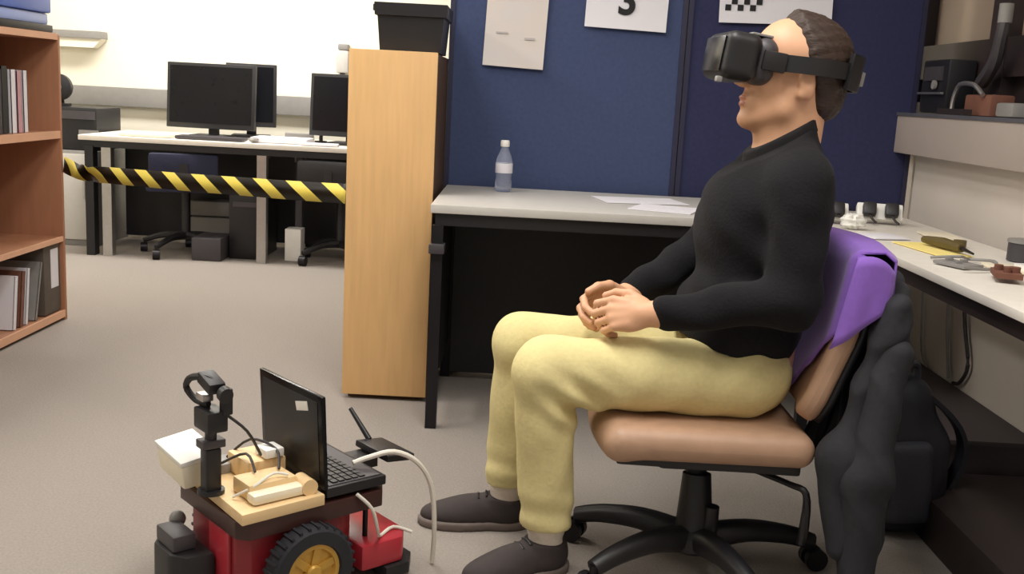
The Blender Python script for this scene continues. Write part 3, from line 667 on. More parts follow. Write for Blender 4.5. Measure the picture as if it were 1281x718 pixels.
# ================================================================== OFFICE CHAIR (foreground)
def _rbox(s, c, d, r, rot=None, k=0.01):
    c = np.array(c, float); d = np.array(d, float) / 2; rm = np.linalg.norm(d) + r
    sl, X, Y, Z = s._win(c - rm, c + rm, k)
    px, py, pz = X - c[0] + 0 * Y + 0 * Z, Y - c[1] + 0 * X + 0 * Z, Z - c[2] + 0 * X + 0 * Y
    if rot is not None:
        m = np.array(rot)
        px, py, pz = (m[0, 0] * px + m[0, 1] * py + m[0, 2] * pz, m[1, 0] * px + m[1, 1] * py + m[1, 2] * pz, m[2, 0] * px + m[2, 1] * py + m[2, 2] * pz)
    qx, qy, qz = np.abs(px) - d[0] + r, np.abs(py) - d[1] + r, np.abs(pz) - d[2] + r
    dd = np.sqrt(np.maximum(qx, 0) ** 2 + np.maximum(qy, 0) ** 2 + np.maximum(qz, 0) ** 2) + np.minimum(np.maximum(qx, np.maximum(qy, qz)), 0) - r
    s._merge(sl, dd.astype(np.float32), k); return s
SDF.rbox = _rbox
def _wave(s, fn):
    X, Y, Z = s.grid(); s.F = s.F + fn(X, Y, Z).astype(np.float32); return s
SDF.wave = _wave

ch = thing('swivel_chair', 'tan swivel chair with black five-arm base, occupied by the headset wearer', 'chair', (0.465, 2.36, 0))
SEAT = 0.400
q = SDF((0.17, 2.10, 0.28), (0.76, 2.64, 0.43), 0.008)
q.rbox((0.450, 2.37, SEAT - 0.038), (0.46, 0.46, 0.076), 0.036).ell((0.255, 2.37, SEAT - 0.052), (0.055, 0.21, 0.042), k=0.04)
q.build('seat', 'tan', ch)
MB().prism([(0.25, 2.19), (0.655, 2.17), (0.665, 2.57), (0.25, 2.55)], SEAT - 0.098, SEAT - 0.066, bev=0.01).build('seat_shell', 'black', ch)
def bx(z): return 0.622 + 0.36 * (z - 0.40) - 0.18 * max(0, z - 0.62)
def bank(z0, z1, y0, y1, off, th, m, name, rr=0.04):
    g = []
    for i in range(15):
        z = z0 + (z1 - z0) * i / 14
        row = []
        for j in range(15):
            v = j / 14 * 2 - 1
            e = max(0, abs(i / 14 * 2 - 1) - 0.7) / 0.3
            half = (y1 - y0) / 2 * (1 - 0.16 * e * e)
            row.append((bx(z) + off - 0.035 * v * v, (y0 + y1) / 2 + half * v, z))
        g.append(row)
    o = MB().sheet(g, th).build(name, m, ch)
    b = o.modifiers.new('bevel', 'BEVEL'); b.width = min(0.018, th * 0.4); b.segments = 3; b.limit_method = 'ANGLE'
    return o
bank(0.43, 0.785, 2.165, 2.575, 0.05, 0.05, 'tan', 'backrest')
bank(0.42, 0.775, 2.175, 2.565, 0.088, 0.022, 'black', 'backrest_shell')
MB().tube([(0.52, 2.37, 0.295), (0.68, 2.37, 0.285), (0.735, 2.37, 0.34), (0.775, 2.37, 0.50)], [0.022, 0.024, 0.024, 0.02]).build('back_bar', 'black', ch)
MB().box((0.47, 2.37, 0.285), (0.22, 0.16, 0.05), bev=0.012).build('tilt_mechanism', 'black', ch)
MB().tube([(0.58, 2.28, 0.275), (0.64, 2.20, 0.275), (0.67, 2.17, 0.265), (0.672, 2.165, 0.19), (0.668, 2.165, 0.15)], [0.007, 0.007, 0.008, 0.011, 0.009]).build('lever', 'black', ch)
CC = Vector((0.462, 2.33, 0))
gc = MB(); gc.cyl(CC + Vector((0, 0.03, 0.20)), CC + Vector((0, 0.035, 0.29)), 0.026); gc.cyl(CC + Vector((0, 0, 0.085)), CC + Vector((0, 0.02, 0.235)), 0.047, 0.034); gc.cyl(CC + Vector((0.03, -0.02, 0.085)), CC + Vector((0.034, -0.02, 0.17)), 0.022, 0.018)
gc.build('gas_column', 'black', ch)
MB().lathe(CC + Vector((0, 0, 0.055)), [(0.05, 0), (0.062, 0.01), (0.06, 0.04), (0.045, 0.055)]).build('hub', 'black', ch)
for ang in (154, 214, 290, 8, 80):
    a_ = R(ang); d_ = Vector((math.cos(a_), math.sin(a_), 0)); n_ = Vector((-d_.y, d_.x, 0))
    am = MB().tube([CC + d_ * 0.03 + Vector((0, 0, 0.085)), CC + d_ * 0.13 + Vector((0, 0, 0.098)), CC + d_ * 0.23 + Vector((0, 0, 0.088)), CC + d_ * 0.30 + Vector((0, 0, 0.068))], [0.034, 0.028, 0.024, 0.02], n=10).build('base_arm', 'black', ch)
    e_ = CC + d_ * 0.295
    k_ = MB(); k_.cyl(e_ + Vector((0, 0, 0.05)), e_ + Vector((0, 0, 0.075)), 0.012)
    for s_ in (-1, 1): k_.cyl(e_ + n_ * 0.008 * s_ + Vector((0, 0, 0.0285)) + d_ * 0.012, e_ + n_ * 0.026 * s_ + Vector((0, 0, 0.0285)) + d_ * 0.012, 0.027)
    k_.build('castor', 'blackmetal', am)

# purple cloth draped over the chair back
def cloth_pt(y, z, lift=0.0):
    v = (y - 2.37) / 0.205
    return Vector((bx(z) + 0.05 - 0.035 * v * v - 0.036 - lift, y, z))
g = []
for j in range(25):
    t_ = j / 24
    row = []
    y = 2.56 - t_ * 0.415
    edge = max(0, (2.185 - y) / 0.04)
    hem = 0.45 if y > 2.36 else 0.45 + (2.36 - y) / 0.19 * 0.17
    if y < 2.17: hem = 0.62 + (2.17 - y) / 0.025 * 0.06
    hem += 0.006 * math.sin(j * 1.3)
    for i in range(20):
        u_ = i / 19
        if u_ < 0.7:
            z = hem + (0.797 - hem) * u_ / 0.7
            p = cloth_pt(y, z, 0.003 * math.sin(11 * t_ + 4 * u_) + 0.003)
            if edge > 0: p.x += 0.045 * min(1, edge) ** 2
        else:
            w_ = (u_ - 0.7) / 0.3
            a_ = min(1, w_ / 0.45) * math.pi
            x0 = bx(0.797) + 0.05 - 0.036; 
            v = (y - 2.37) / 0.205
            p = Vector((x0 - 0.035 * v * v + 0.046 * (1 - math.cos(a_)), y, 0.797 + 0.016 * math.sin(a_) - max(0, w_ - 0.45) * 0.16))
        row.append(p)
    g.append(row)
dc = thing('draped_cloth', 'purple cloth draped over the back of the tan swivel chair', 'cloth', (0.77, 2.33, 0.45))
MB().sheet(g, 0.006).build('cloth_panel', 'purple', dc, soft=True)
side = []
for i in range(13):
    u_ = i / 12
    top = 0.800 + 0.008 * math.sin(u_ * math.pi) - 0.030 * u_ * u_; low = 0.600 + 0.095 * u_
    row = []
    for k in range(9):
        z = low + (top - low) * k / 8
        row.append(Vector((bx(z) - 0.018 + 0.085 * u_ + 0.010 * (1 - k / 8) * u_, 2.142 - 0.010 * math.sin(u_ * math.pi) - 0.004 * math.sin(u_ * 9) * (1 - k / 8), z)))
    side.append(row)
MB().sheet(side, 0.006).build('side_fold', 'purple', dc, soft=True)

# dark jacket hung behind the chair back
jk = thing('jacket', 'dark jacket hung on the back of the tan swivel chair, trailing to the floor', 'jacket', (0.82, 2.3, 0.0))
def crease(X, Y, Z):
    return (0.006 * np.abs(np.sin(34 * X + 26 * Y + 9 * np.sin(5 * Z))) - 0.003 + 0.004 * np.sin(50 * Y + 6 * Z) * np.sin(9 * Z + 20 * X)
            + 0.003 * np.sin(38 * Z + 30 * X + 12 * Y) + 0.004 * np.abs(np.sin(17 * Z - 30 * X)))
q = SDF((0.60, 2.03, 0.0), (1.00, 2.66, 0.80), 0.007)
for (x, y, zt, x2, y2, zb, r0, r1) in [(0.815, 2.20, 0.71, 0.80, 2.19, 0.12, 0.036, 0.05), (0.85, 2.31, 0.72, 0.83, 2.30, 0.16, 0.036, 0.05), (0.85, 2.40, 0.72, 0.84, 2.40, 0.20, 0.036, 0.05),
        (0.85, 2.49, 0.71, 0.84, 2.50, 0.22, 0.036, 0.05), (0.84, 2.55, 0.68, 0.84, 2.57, 0.25, 0.034, 0.045)]:
    q.cap((x, y, zt), (x2, y2, zb), r0, r1, k=0.03)
q.cap((0.805, 2.135, 0.70), (0.72, 2.135, 0.36), 0.022, 0.034, k=0.05).cap((0.72, 2.135, 0.36), (0.745, 2.12, 0.17), 0.045, 0.040, k=0.05).cap((0.82, 2.14, 0.70), (0.79, 2.13, 0.18), 0.026, 0.045, k=0.04)
q.wave(crease).plane((0, 0, 0.012), (0, 0, -1))
q.build('jacket_body', 'jacket', jk)
q = SDF((0.66, 2.02, 0.0), (0.92, 2.22, 0.66), 0.006)
q.cap((0.808, 2.125, 0.60), (0.772, 2.10, 0.34), 0.036, 0.048, k=0.03).cap((0.772, 2.10, 0.34), (0.778, 2.105, 0.035), 0.048, 0.040, k=0.03)
q.wave(lambda X, Y, Z: 0.006 * np.abs(np.sin(21 * Z + 26 * X)) - 0.003 + 0.003 * np.sin(60 * X + 18 * Z)).plane((0, 0, 0.008), (0, 0, -1))
q.build('sleeve', 'jacket', jk)
# backpack
bpk = thing('backpack', 'black backpack standing on the carpet behind the tan swivel chair', 'backpack', (1.035, 2.66, 0))
q = SDF((0.845, 2.48, 0.0), (1.245, 2.86, 0.52), 0.008)
q.rbox((1.045, 2.68, 0.15), (0.27, 0.20, 0.29), 0.07).rbox((1.035, 2.69, 0.29), (0.20, 0.17, 0.26), 0.075, k=0.08).ell((1.055, 2.60, 0.13), (0.10, 0.06, 0.11), k=0.04)
q.wave(lambda X, Y, Z: 0.003 * np.sin(40 * Z + 22 * X) * np.sin(30 * X + 25 * Y)).plane((0, 0, 0.006), (0, 0, -1))
q.build('pack_body', 'nylon', bpk)
q = SDF((0.945, 2.46, 0.02), (1.185, 2.62, 0.34), 0.008)
q.rbox((1.05, 2.562, 0.16), (0.12, 0.05, 0.22), 0.022, rot=Matrix.Rotation(R(4), 3, 'Y'))
q.build('front_pocket', 'greynylon', bpk)
MB().tube([(1.025, 2.63, 0.425), (1.045, 2.64, 0.455), (1.075, 2.66, 0.45), (1.085, 2.67, 0.41)], 0.010).build('grab_handle', 'greynylon', bpk)
g = []
for i in range(17):
    t_ = i / 16; a_ = t_ * math.pi
    x = 1.085 + 0.11 * math.sin(a_ * 0.9) + 0.05 * t_; z = 0.39 - 0.31 * t_ + 0.02 * math.sin(a_)
    g.append([(x, 2.66 + d, z) for d in (-0.025, 0, 0.025)])
MB().sheet(g, 0.012).build('shoulder_strap', 'nylon', bpk)
g = []
for i in range(9):
    t_ = i / 8
    g.append([(1.025 + 0.12 * t_, 2.72 + d, 0.43 - 0.15 * t_ + 0.01 * math.sin(t_ * 3)) for d in (-0.02, 0.02)])
MB().sheet(g, 0.008).build('strap_webbing', 'grey', bpk)

# ================================================================== PERSON
pe = thing('person', 'person in charcoal jumper and khaki trousers sitting on the tan chair, hands clasped', 'person', (0.45, 2.38, 0))
HO = np.array((0.607, 2.40, 1.158)); HS = 1.07
ph, ps = R(8), R(5)
Fv = np.array((-math.cos(ph) * math.cos(ps), -math.sin(ps) * math.cos(ph), math.sin(ph)))
Sv = np.cross(Fv, (0, 0, 1)); Sv /= np.linalg.norm(Sv)
if Sv[1] > 0: Sv = -Sv
Uv = np.cross(Sv, Fv)
if Uv[2] < 0: Uv = -Uv
AX = np.array([Fv, Sv, Uv])
def hl(f, s, u): return HO + HS * (f * Fv + s * Sv + u * Uv)
def hr(a, b, c): return (a * HS, b * HS, c * HS)
def tilt(deg):
    c_, s_ = math.cos(R(deg)), math.sin(R(deg)); return np.array([c_ * Fv + s_ * Uv, Sv, -s_ * Fv + c_ * Uv])
B = SDF((-0.30, 2.04, 0.02), (0.80, 2.72, 1.36), 0.0042)
# head
B.ell(hl(-0.012, 0, 0.045), hr(0.098, 0.074, 0.086), k=0.01, rot=AX)
B.ell(hl(0.035, 0, 0.045), hr(0.057, 0.060, 0.072), k=0.02, rot=AX)
B.ell(hl(0.042, 0, -0.022), hr(0.050, 0.056, 0.072), k=0.02, rot=AX)
for s_ in (-1, 1):
    B.cap(hl(0.004, s_ * 0.050, -0.028), hl(0.022, s_ * 0.045, -0.066), 0.020 * HS, 0.018 * HS, k=0.025)
    B.cap(hl(0.022, s_ * 0.045, -0.066), hl(0.074, s_ * 0.014, -0.094), 0.018 * HS, 0.016 * HS, k=0.02)
    B.ell(hl(0.062, s_ * 0.036, -0.012), hr(0.026, 0.022, 0.022), k=0.02, rot=AX)
    B.ell(hl(0.084, s_ * 0.030, 0.030), hr(0.012, 0.026, 0.010), k=0.012, rot=AX)
    B.ell(hl(0.076, s_ * 0.031, 0.012), hr(0.014, 0.014, 0.012), k=0.004, rot=AX)
    B.ell(hl(-0.008, s_ * 0.073, -0.004), hr(0.018, 0.009, 0.033), k=0.006, rot=tilt(-12))
    B.ell(hl(-0.006, s_ * 0.083, 0.002), hr(0.010, 0.006, 0.018), k=0.004, rot=tilt(-12), sub=True)
    B.ell(hl(-0.001, s_ * 0.074, -0.028), hr(0.009, 0.007, 0.011), k=0.005, rot=AX)
B.ell(hl(0.076, 0, -0.096), hr(0.020, 0.021, 0.018), k=0.016, rot=AX)
B.ell(hl(0.072, 0, -0.058), hr(0.024, 0.032, 0.028), k=0.016, rot=AX)
B.ell(hl(0.095, 0, -0.0535), hr(0.007, 0.022, 0.0055), k=0.004, rot=AX)
B.ell(hl(0.093, 0, -0.0665), hr(0.0075, 0.020, 0.006), k=0.004, rot=AX)
B.cap(hl(0.088, 0, 0.024), hl(0.113, 0, -0.020), 0.008 * HS, 0.0115 * HS, k=0.012)
for s_ in (-1, 1): B.ell(hl(0.102, s_ * 0.012, -0.025), hr(0.011, 0.008, 0.008), k=0.008, rot=AX)
# neck and torso core
B.cap((0.615, 2.40, 0.97), hl(-0.028, 0, -0.035), 0.066, 0.060, k=0.03)
B.cap((0.585, 2.40, 1.0), hl(0.03, 0, -0.055), 0.050, 0.038, k=0.03)
B.cap((0.57, 2.40, 0.56), (0.60, 2.40, 0.90), 0.10, 0.11, k=0.03, sy=1.25)
B.cap((0.605, 2.24, 0.93), (0.605, 2.56, 0.93), 0.05, k=0.04)
B.ell((0.55, 2.40, 0.50), (0.11, 0.155, 0.085), k=0.04)
ARM = dict(nS=(0.607, 2.215, 0.93), nE=(0.598, 2.175, 0.695), nW=(0.325, 2.232, 0.640), fS=(0.60, 2.585, 0.93), fE=(0.48, 2.66, 0.715), fW=(0.280, 2.455, 0.638))
for a, b, c in (('nS', 'nE', 'nW'), ('fS', 'fE', 'fW')):
    B.cap(ARM[a], ARM[b], 0.047, 0.038, k=0.03); B.cap(ARM[b], ARM[c], 0.040, 0.027, k=0.02)
LEG = dict(nH=(0.535, 2.31, 0.485), nK=(0.088, 2.265, 0.488), nA=(0.108, 2.275, 0.085), fH=(0.535, 2.49, 0.485), fK=(0.034, 2.505, 0.493), fA=(0.012, 2.53, 0.085))
for a, b, c in (('nH', 'nK', 'nA'), ('fH', 'fK', 'fA')):
    B.cap(LEG[a], LEG[b], 0.072, 0.056, k=0.03); B.cap(LEG[b], LEG[c], 0.054, 0.036, k=0.03)
nd = np.array((-0.86, -0.50, 0)); nd /= np.linalg.norm(nd); fd = np.array((-0.995, -0.06, 0)); fd /= np.linalg.norm(fd)
for A_, d_ in (('nA', nd), ('fA', fd)):
    a_ = np.array(LEG[A_]); B.cap(a_ - d_ * 0.02 + (0, 0, -0.036), a_ + d_ * 0.12 + (0, 0, -0.048), 0.028, 0.018, k=0.01)
# hands
def hand(Wp, d, n, up, curls, thumb, spread=0.021, fs=1.0):
    """Wp wrist, d along the palm, n out of the back of the hand, up towards the thumb side"""
    Wp = np.array(Wp, float); d = np.array(d, float); d /= np.linalg.norm(d)
    n = np.array(n, float); n -= d * (n @ d); n /= np.linalg.norm(n)
    s = np.cross(d, n); s /= np.linalg.norm(s)
    if s @ np.array(up) < 0: s = -s
    L = lambda a, b, c: Wp + a * d + b * s + c * n
    rt = np.array([d, s, n])
    B.cap(L(-0.02, 0, 0), L(0.025, 0, 0), 0.026, 0.024, k=0.02)
    B.ell(L(0.052, 0.0, 0.0), (0.052, 0.041, 0.019), k=0.014, rot=rt)
    B.ell(L(0.035, 0.026, -0.012), (0.030, 0.017, 0.017), k=0.012, rot=rt)
    tips = []
    for i, (b, ln, r) in enumerate(((0.033, 1.0, 0.0096), (0.0115, 1.08, 0.0098), (-0.010, 1.0, 0.0094), (-0.030, 0.82, 0.0084))):
        p = L(0.093 - abs(b - 0.008) * 0.25, b, 0.004); ang = 0.0
        B.cap(L(0.055, b * 0.8, 0.006), p, 0.009, r * 1.12, k=0.008)
        for seg, cu, rr in zip((0.046, 0.030, 0.023), curls[i], (r, r * 0.93, r * 0.86)):
            ang += R(cu)
            q_ = p + ln * seg * fs * (math.cos(ang) * d - math.sin(ang) * n + 0.0 * s)
            B.cap(p, q_, rr * 1.04, rr * 0.95, k=0.0025); p = q_
        tips.append(p)
    p = L(0.022, 0.030, -0.006)
    for (a, b, c), r in zip(thumb, (0.0125, 0.0108, 0.0095)):
        q_ = L(a, b, c); B.cap(p, q_, r, r * 0.92, k=0.004); p = q_
    return L, p
hand((0.312, 2.236, 0.637), (-0.95, 0.20, -0.10), (-0.15, -0.86, 0.5), (0, 0.5, 0.86),
     [(30, 52, 40), (36, 56, 40), (40, 58, 42), (44, 60, 44)], [(0.052, 0.050, -0.006), (0.083, 0.056, -0.012), (0.108, 0.052, -0.020)])
hand((0.268, 2.446, 0.632), (-0.90, -0.46, -0.12), (-0.40, 0.76, 0.42), (0, -0.4, 0.9),
     [(28, 42, 30), (32, 44, 32), (36, 46, 34), (40, 50, 36)], [(0.055, 0.052, -0.006), (0.090, 0.058, -0.010), (0.118, 0.052, -0.016)])
def bodymat(c):
    r = c - HO; f = r @ Fv / HS; s = r @ Sv / HS; u = r @ Uv / HS
    lip = (f > 0.0945) & (np.abs(s) < 0.022) & (u < -0.049) & (u > -0.072)
    brow = (f > 0.06) & (np.abs(u - 0.034) < 0.006) & (np.abs(s) > 0.012) & (np.abs(s) < 0.05)
    return np.where(lip, 1, np.where(brow, 2, 0))
B.build('body', None, pe, mats=['skin', 'lip', 'brow'], matfn=bodymat)
del B
# hair
q = SDF(HO - 0.17, HO + 0.20, 0.0045)
q.ell(hl(-0.014, 0, 0.047), hr(0.107, 0.082, 0.096), k=0.01, rot=AX).ell(hl(0.02, 0, 0.075), hr(0.066, 0.060, 0.066), k=0.02, rot=AX).ell(hl(-0.055, 0, -0.015), hr(0.062, 0.066, 0.075), k=0.02, rot=AX)
def taper(q, p, n, t, g):
    n = n / np.linalg.norm(n); X, Y, Z = q.grid()
    d = -((X - p[0]) * n[0] + (Y - p[1]) * n[1] + (Z - p[2]) * n[2])
    q.F = (q.F + np.clip(t - g * d, 0, 0.06)).astype(np.float32)
taper(q, hl(0.088, 0, 0.108), 0.115 * Fv - 0.060 * Uv, 0.011, 0.3)
taper(q, hl(-0.012, 0, 0.020), 0.110 * Fv - 0.045 * Uv, 0.009, 0.8)
taper(q, hl(-0.06, 0, -0.078), -Uv, 0.010, 0.5)
q.wave(lambda X, Y, Z: 0.0018 * np.sin(300 * Y + 60 * X) * np.sin(120 * X + 80 * Z) + 0.0010 * np.sin(210 * Z - 90 * X + 130 * Y))
q.build('hair', 'hair', pe)
# jumper
q = SDF((0.20, 2.02, 0.48), (0.82, 2.78, 1.12), 0.0058)
q.cap((0.548, 2.40, 0.59), (0.588, 2.40, 0.87), 0.128, 0.138, k=0.02, sy=1.28)
q.ell((0.52, 2.40, 0.61), (0.13, 0.17, 0.12), k=0.05).ell((0.51, 2.40, 0.83), (0.085, 0.15, 0.11), k=0.06)
q.cap((0.605, 2.25, 0.932), (0.605, 2.55, 0.932), 0.063, k=0.05)
for y in (2.27, 2.53): q.cap((0.61, 2.40, 1.005), (0.61, y, 0.955), 0.060, 0.055, k=0.05)
for a, b, c in (('nS', 'nE', 'nW'), ('fS', 'fE', 'fW')):
    q.cap(ARM[a], ARM[b], 0.066, 0.055, k=0.035)
    e = np.array(ARM[b]); w_ = np.array(ARM[c]); q.cap(e, e + (w_ - e) * 0.93, 0.056, 0.040, k=0.03)
q.cap((0.612, 2.40, 1.0), (0.607, 2.40, 1.06), 0.070, 0.068, k=0.02)
q.wave(lambda X, Y, Z: 0.0035 * np.sin(46 * Z + 30 * X + 18 * Y) * np.exp(-((Z - 0.70) / 0.10) ** 2) + 0.0022 * np.sin(33 * X - 41 * Z + 25 * Y) + 0.0015 * np.sin(70 * Z + 24 * X - 31 * Y))
q.plane((0.62, 2.4, 0.520), (-0.07, 0, -0.31)).plane((0.607, 2.40, 1.030), (-0.52, 0, 0.85))
q.build('jumper', 'jumper', pe)
q = SDF((0.46, 2.28, 0.96), (0.74, 2.52, 1.13), 0.0045)
q.cap((0.612, 2.40, 0.98), (0.602, 2.40, 1.12), 0.078, 0.070, k=0.02).cap((0.575, 2.40, 0.97), (0.57, 2.40, 1.12), 0.062, 0.058, k=0.02)
q.plane((0.607, 2.40, 1.050), (-0.52, 0, 0.85)).plane((0.607, 2.40, 1.012), (0.52, 0, -0.85))
q.build('collar', 'collar', pe)
# trousers
q = SDF((-0.08, 2.12, 0.07), (0.76, 2.64, 0.64), 0.0058)
q.ell((0.548, 2.40, 0.495), (0.120, 0.178, 0.103), k=0.02)
for a, b, c, r0, r1, r2, r3 in (('nH', 'nK', 'nA', 0.092, 0.077, 0.072, 0.059), ('fH', 'fK', 'fA', 0.090, 0.074, 0.068, 0.057)):
    H_, K_, A_ = (np.array(LEG[x]) for x in (a, b, c))
    q.cap(H_, K_, r0, r1, k=0.04); q.cap(K_ + (0, 0, -0.005), A_ + (0, 0, -0.02), r2, r3, k=0.03)
def folds(X, Y, Z):
    knee = np.exp(-((X - 0.16) / 0.07) ** 2 - ((Z - 0.43) / 0.06) ** 2)
    hip = np.exp(-((X - 0.52) / 0.09) ** 2 - ((Z - 0.55) / 0.08) ** 2)
    hem = np.exp(-((Z - 0.16) / 0.05) ** 2)
    return 0.011 * knee * np.sin(62 * X + 88 * Z) + 0.006 * hip * np.sin(55 * X - 40 * Z + 10 * Y) + 0.0030 * hem * np.sin(85 * Z + 22 * Y + 12 * X) + 0.002 * np.sin(26 * X + 19 * Z + 35 * Y) + 0.0015 * np.sin(48 * X - 33 * Z + 60 * Y)
q.wave(folds).plane((0, 0, 0.120), (0, 0, -1))
# the seat presses the underside flat
X_, Y_, Z_ = q.grid()
q.F = np.maximum(q.F, np.minimum((SEAT + 0.002 - Z_), np.minimum(X_ - 0.24, 1.0)).astype(np.float32))
q.build('trousers', 'khaki', pe)
for A_, d_, ln in (('nA', nd, 0.27), ('fA', fd, 0.275)):
    a_ = np.array(LEG[A_])
    q = SDF(a_ - 0.09 - np.array((0, 0, 0.0)), a_ + 0.12, 0.0055)
    q.cap(a_ + (0, 0, -0.03), a_ + (0, 0, 0.10), 0.039, 0.050, k=0.01).plane((0, 0, 0.04), (0, 0, -1))
    q.wave(lambda X, Y, Z: 0.0015 * np.sin(160 * Z))
    q.build('sock', 'sock', pe)
    h_ = np.array((a_[0], a_[1], 0)) - d_ * 0.055
    sd_ = np.array((-d_[1], d_[0], 0)); rt = np.array([d_, sd_, (0, 0, 1)])
    lo = np.minimum(h_, h_ + d_ * ln) - (0.08, 0.08, 0); hi = np.maximum(h_, h_ + d_ * ln) + (0.08, 0.08, 0.14)
    def outline(q, e, zc, hz):
        q.ell(h_ + d_ * 0.045 + (0, 0, zc), (0.052 + e, 0.037 + e, hz), k=0.03, rot=rt)
        q.ell(h_ + d_ * 0.125 + (0, 0, zc), (0.10 + e, 0.040 + e, hz), k=0.03, rot=rt)
        q.ell(h_ + d_ * (ln - 0.085) + (0, 0, zc), (0.085 + e, 0.049 + e, hz), k=0.03, rot=rt)
    q = SDF(lo, hi, 0.0055)
    q.ell(h_ + d_ * 0.045 + (0, 0, 0.045), (0.050, 0.038, 0.050), k=0.03, rot=rt)
    q.ell(h_ + d_ * 0.115 + (0, 0, 0.036), (0.095, 0.041, 0.048), k=0.03, rot=rt)
    q.ell(h_ + d_ * (ln - 0.085) + (0, 0, 0.028), (0.083, 0.047, 0.034), k=0.03, rot=rt)
    q.cap(h_ + d_ * 0.055 + (0, 0, 0.05), h_ + d_ * 0.055 + (0, 0, 0.078), 0.044, 0.047, k=0.02)
    q.plane((0, 0, 0.020), (0, 0, -1)).plane(h_ + d_ * 0.055 + (0, 0, 0.082), (-0.10 * d_[0], -0.10 * d_[1], 1))
    so = q.build('shoe', 'shoe', pe)
    q = SDF(lo - (0, 0, 0.02), hi, 0.0055); outline(q, 0.004, 0.012, 0.09); q.plane((0, 0, 0.023), (0, 0, 1)).plane((0, 0, 0.001), (0, 0, -1))
    q.build('sole', 'sole', so)
    l_ = MB()
    for i in range(4):
        c_ = h_ + d_ * (0.105 + 0.020 * i); z_ = 0.089 - 0.0065 * i
        l_.tube([c_ - sd_ * 0.020 + (0, 0, z_ - 0.005), c_ + (0, 0, z_), c_ + sd_ * 0.020 + (0, 0, z_ - 0.005)], 0.003, n=6)
    l_.build('lace', 'black', so)

# ================================================================== HEADSET
vr = thing('vr_headset', 'black virtual reality headset worn over the eyes of the seated person', 'headset', tuple(hl(0.14, 0, 0)))
q = SDF(HO - (0.30, 0.16, 0.12), HO + (0.05, 0.16, 0.22), 0.0048)
q.rbox(hl(0.138, 0, 0.022), hr(0.076, 0.172, 0.098), 0.022, rot=AX)
q.build('visor_body', 'black', vr)
q = SDF(HO - (0.24, 0.16, 0.12), HO + (0.05, 0.16, 0.22), 0.0048)
q.rbox(hl(0.086, 0, 0.022), hr(0.055, 0.150, 0.098), 0.030, rot=AX)
q.ell(hl(0.035, 0, 0.01), hr(0.058, 0.062, 0.10), k=0.006, rot=AX, sub=True)
q.build('face_cushion', 'darkgrey', vr)
fr = Matrix(((Fv[0], Sv[0], Uv[0], 0), (Fv[1], Sv[1], Uv[1], 0), (Fv[2], Sv[2], Uv[2], 0), (0, 0, 0, 1)))
def hm(f, s, u): return Matrix.Translation(Vector(hl(f, s, u))) @ fr
MB().box((0, 0, 0), hr(0.003, 0.14, 0.07), bev=0.001).xf(hm(0.1775, 0, 0.022)).build('front_plate', 'blackgloss', vr)
MB().box((0, 0, 0), hr(0.045, 0.11, 0.005), bev=0.002).xf(hm(0.098, 0, 0.0735)).build('top_highlight', 'grey', vr)  # pale strip imitates the highlight along the top of the headset
MB().box((0, 0, 0), hr(0.012, 0.02, 0.012), bev=0.003).xf(hm(0.172, 0.06, -0.030)).build('bottom_spot', 'grey', vr)  # small grey block, a pale spot at the lower front
def ringstrip(u_of, a0, a1, rf, rs, w_, th, name, m, f0=-0.014, off=0.0):
    g = []
    for i in range(33):
        a_ = a0 + (a1 - a0) * i / 32
        f_ = f0 + rf * math.cos(a_); s_ = rs * math.sin(a_)
        u_ = u_of(a_)
        g.append([Vector(hl(f_, s_, u_ + w_ * (j / 2 - 0.5))) for j in range(3)])
    return MB().sheet(g, th).build(name, m, vr)
ringstrip(lambda a: 0.030 - 0.008 * math.cos(a), R(42), R(318), 0.116, 0.090, 0.034, 0.008, 'head_strap', 'black')
ringstrip(lambda a: 0.036, R(128), R(232), 0.121, 0.094, 0.072, 0.012, 'rear_cradle', 'black', off=0)
for s_ in (1, -1):
    MB().box((0, 0, 0), hr(0.050, 0.010, 0.040), bev=0.004).xf(hm(0.072, s_ * 0.082, 0.024)).build('side_arm', 'black', vr)
MB().box((0, 0, 0), hr(0.010, 0.04, 0.03), bev=0.003).xf(hm(-0.142, 0, 0.030)).build('rear_buckle', 'grey', vr)

# ================================================================== ROBOT
RU = np.array((0.749, 0.662)); RC = (-0.5025, 2.147, 0)
RF = Matrix.Translation(RC) @ Matrix.Rotation(math.atan2(0.662, 0.749), 4, 'Z')
ro = thing('wheeled_robot', 'red wheeled robot base with black tyres and gold hubs on the carpet', 'robot', RC, math.atan2(0.662, 0.749))
def rp(*p): return RF @ Vector(p)
def RB(mb, name, m, parent=ro, smooth=None): return mb.xf(RF).build(name, m, parent, smooth)
RB(MB().prism([(-0.135, -0.10), (-0.115, -0.128), (0.10, -0.128), (0.14, -0.10), (0.14, 0.10), (0.10, 0.128), (-0.115, 0.128), (-0.135, 0.10)], 0.045, 0.190, bev=0.004), 'body_shell', 'red')
RB(MB().box((-0.1385, -0.04, 0.125), (0.008, 0.09, 0.15), bev=0.003), 'front_plate', 'redlight')
RB(MB().prism([(-0.15, -0.13), (-0.13, -0.155), (0.19, -0.15), (0.21, -0.12), (0.21, 0.12), (0.19, 0.15), (-0.13, 0.155), (-0.15, 0.13)], 0.1905, 0.228, bev=0.003), 'deck', 'deck')
RB(MB().prism([(0.141, -0.15), (0.25, -0.15), (0.28, -0.11), (0.28, 0.11), (0.25, 0.15), (0.141, 0.15)], 0.045, 0.105, bev=0.01), 'rear_guard', 'redlight')
RB(MB().prism([(0.20, -0.16), (0.262, -0.16), (0.295, -0.12), (0.295, 0.12), (0.262, 0.16), (0.20, 0.16)], 0.016, 0.044, bev=0.004), 'rear_bumper', 'black')
fb = MB()
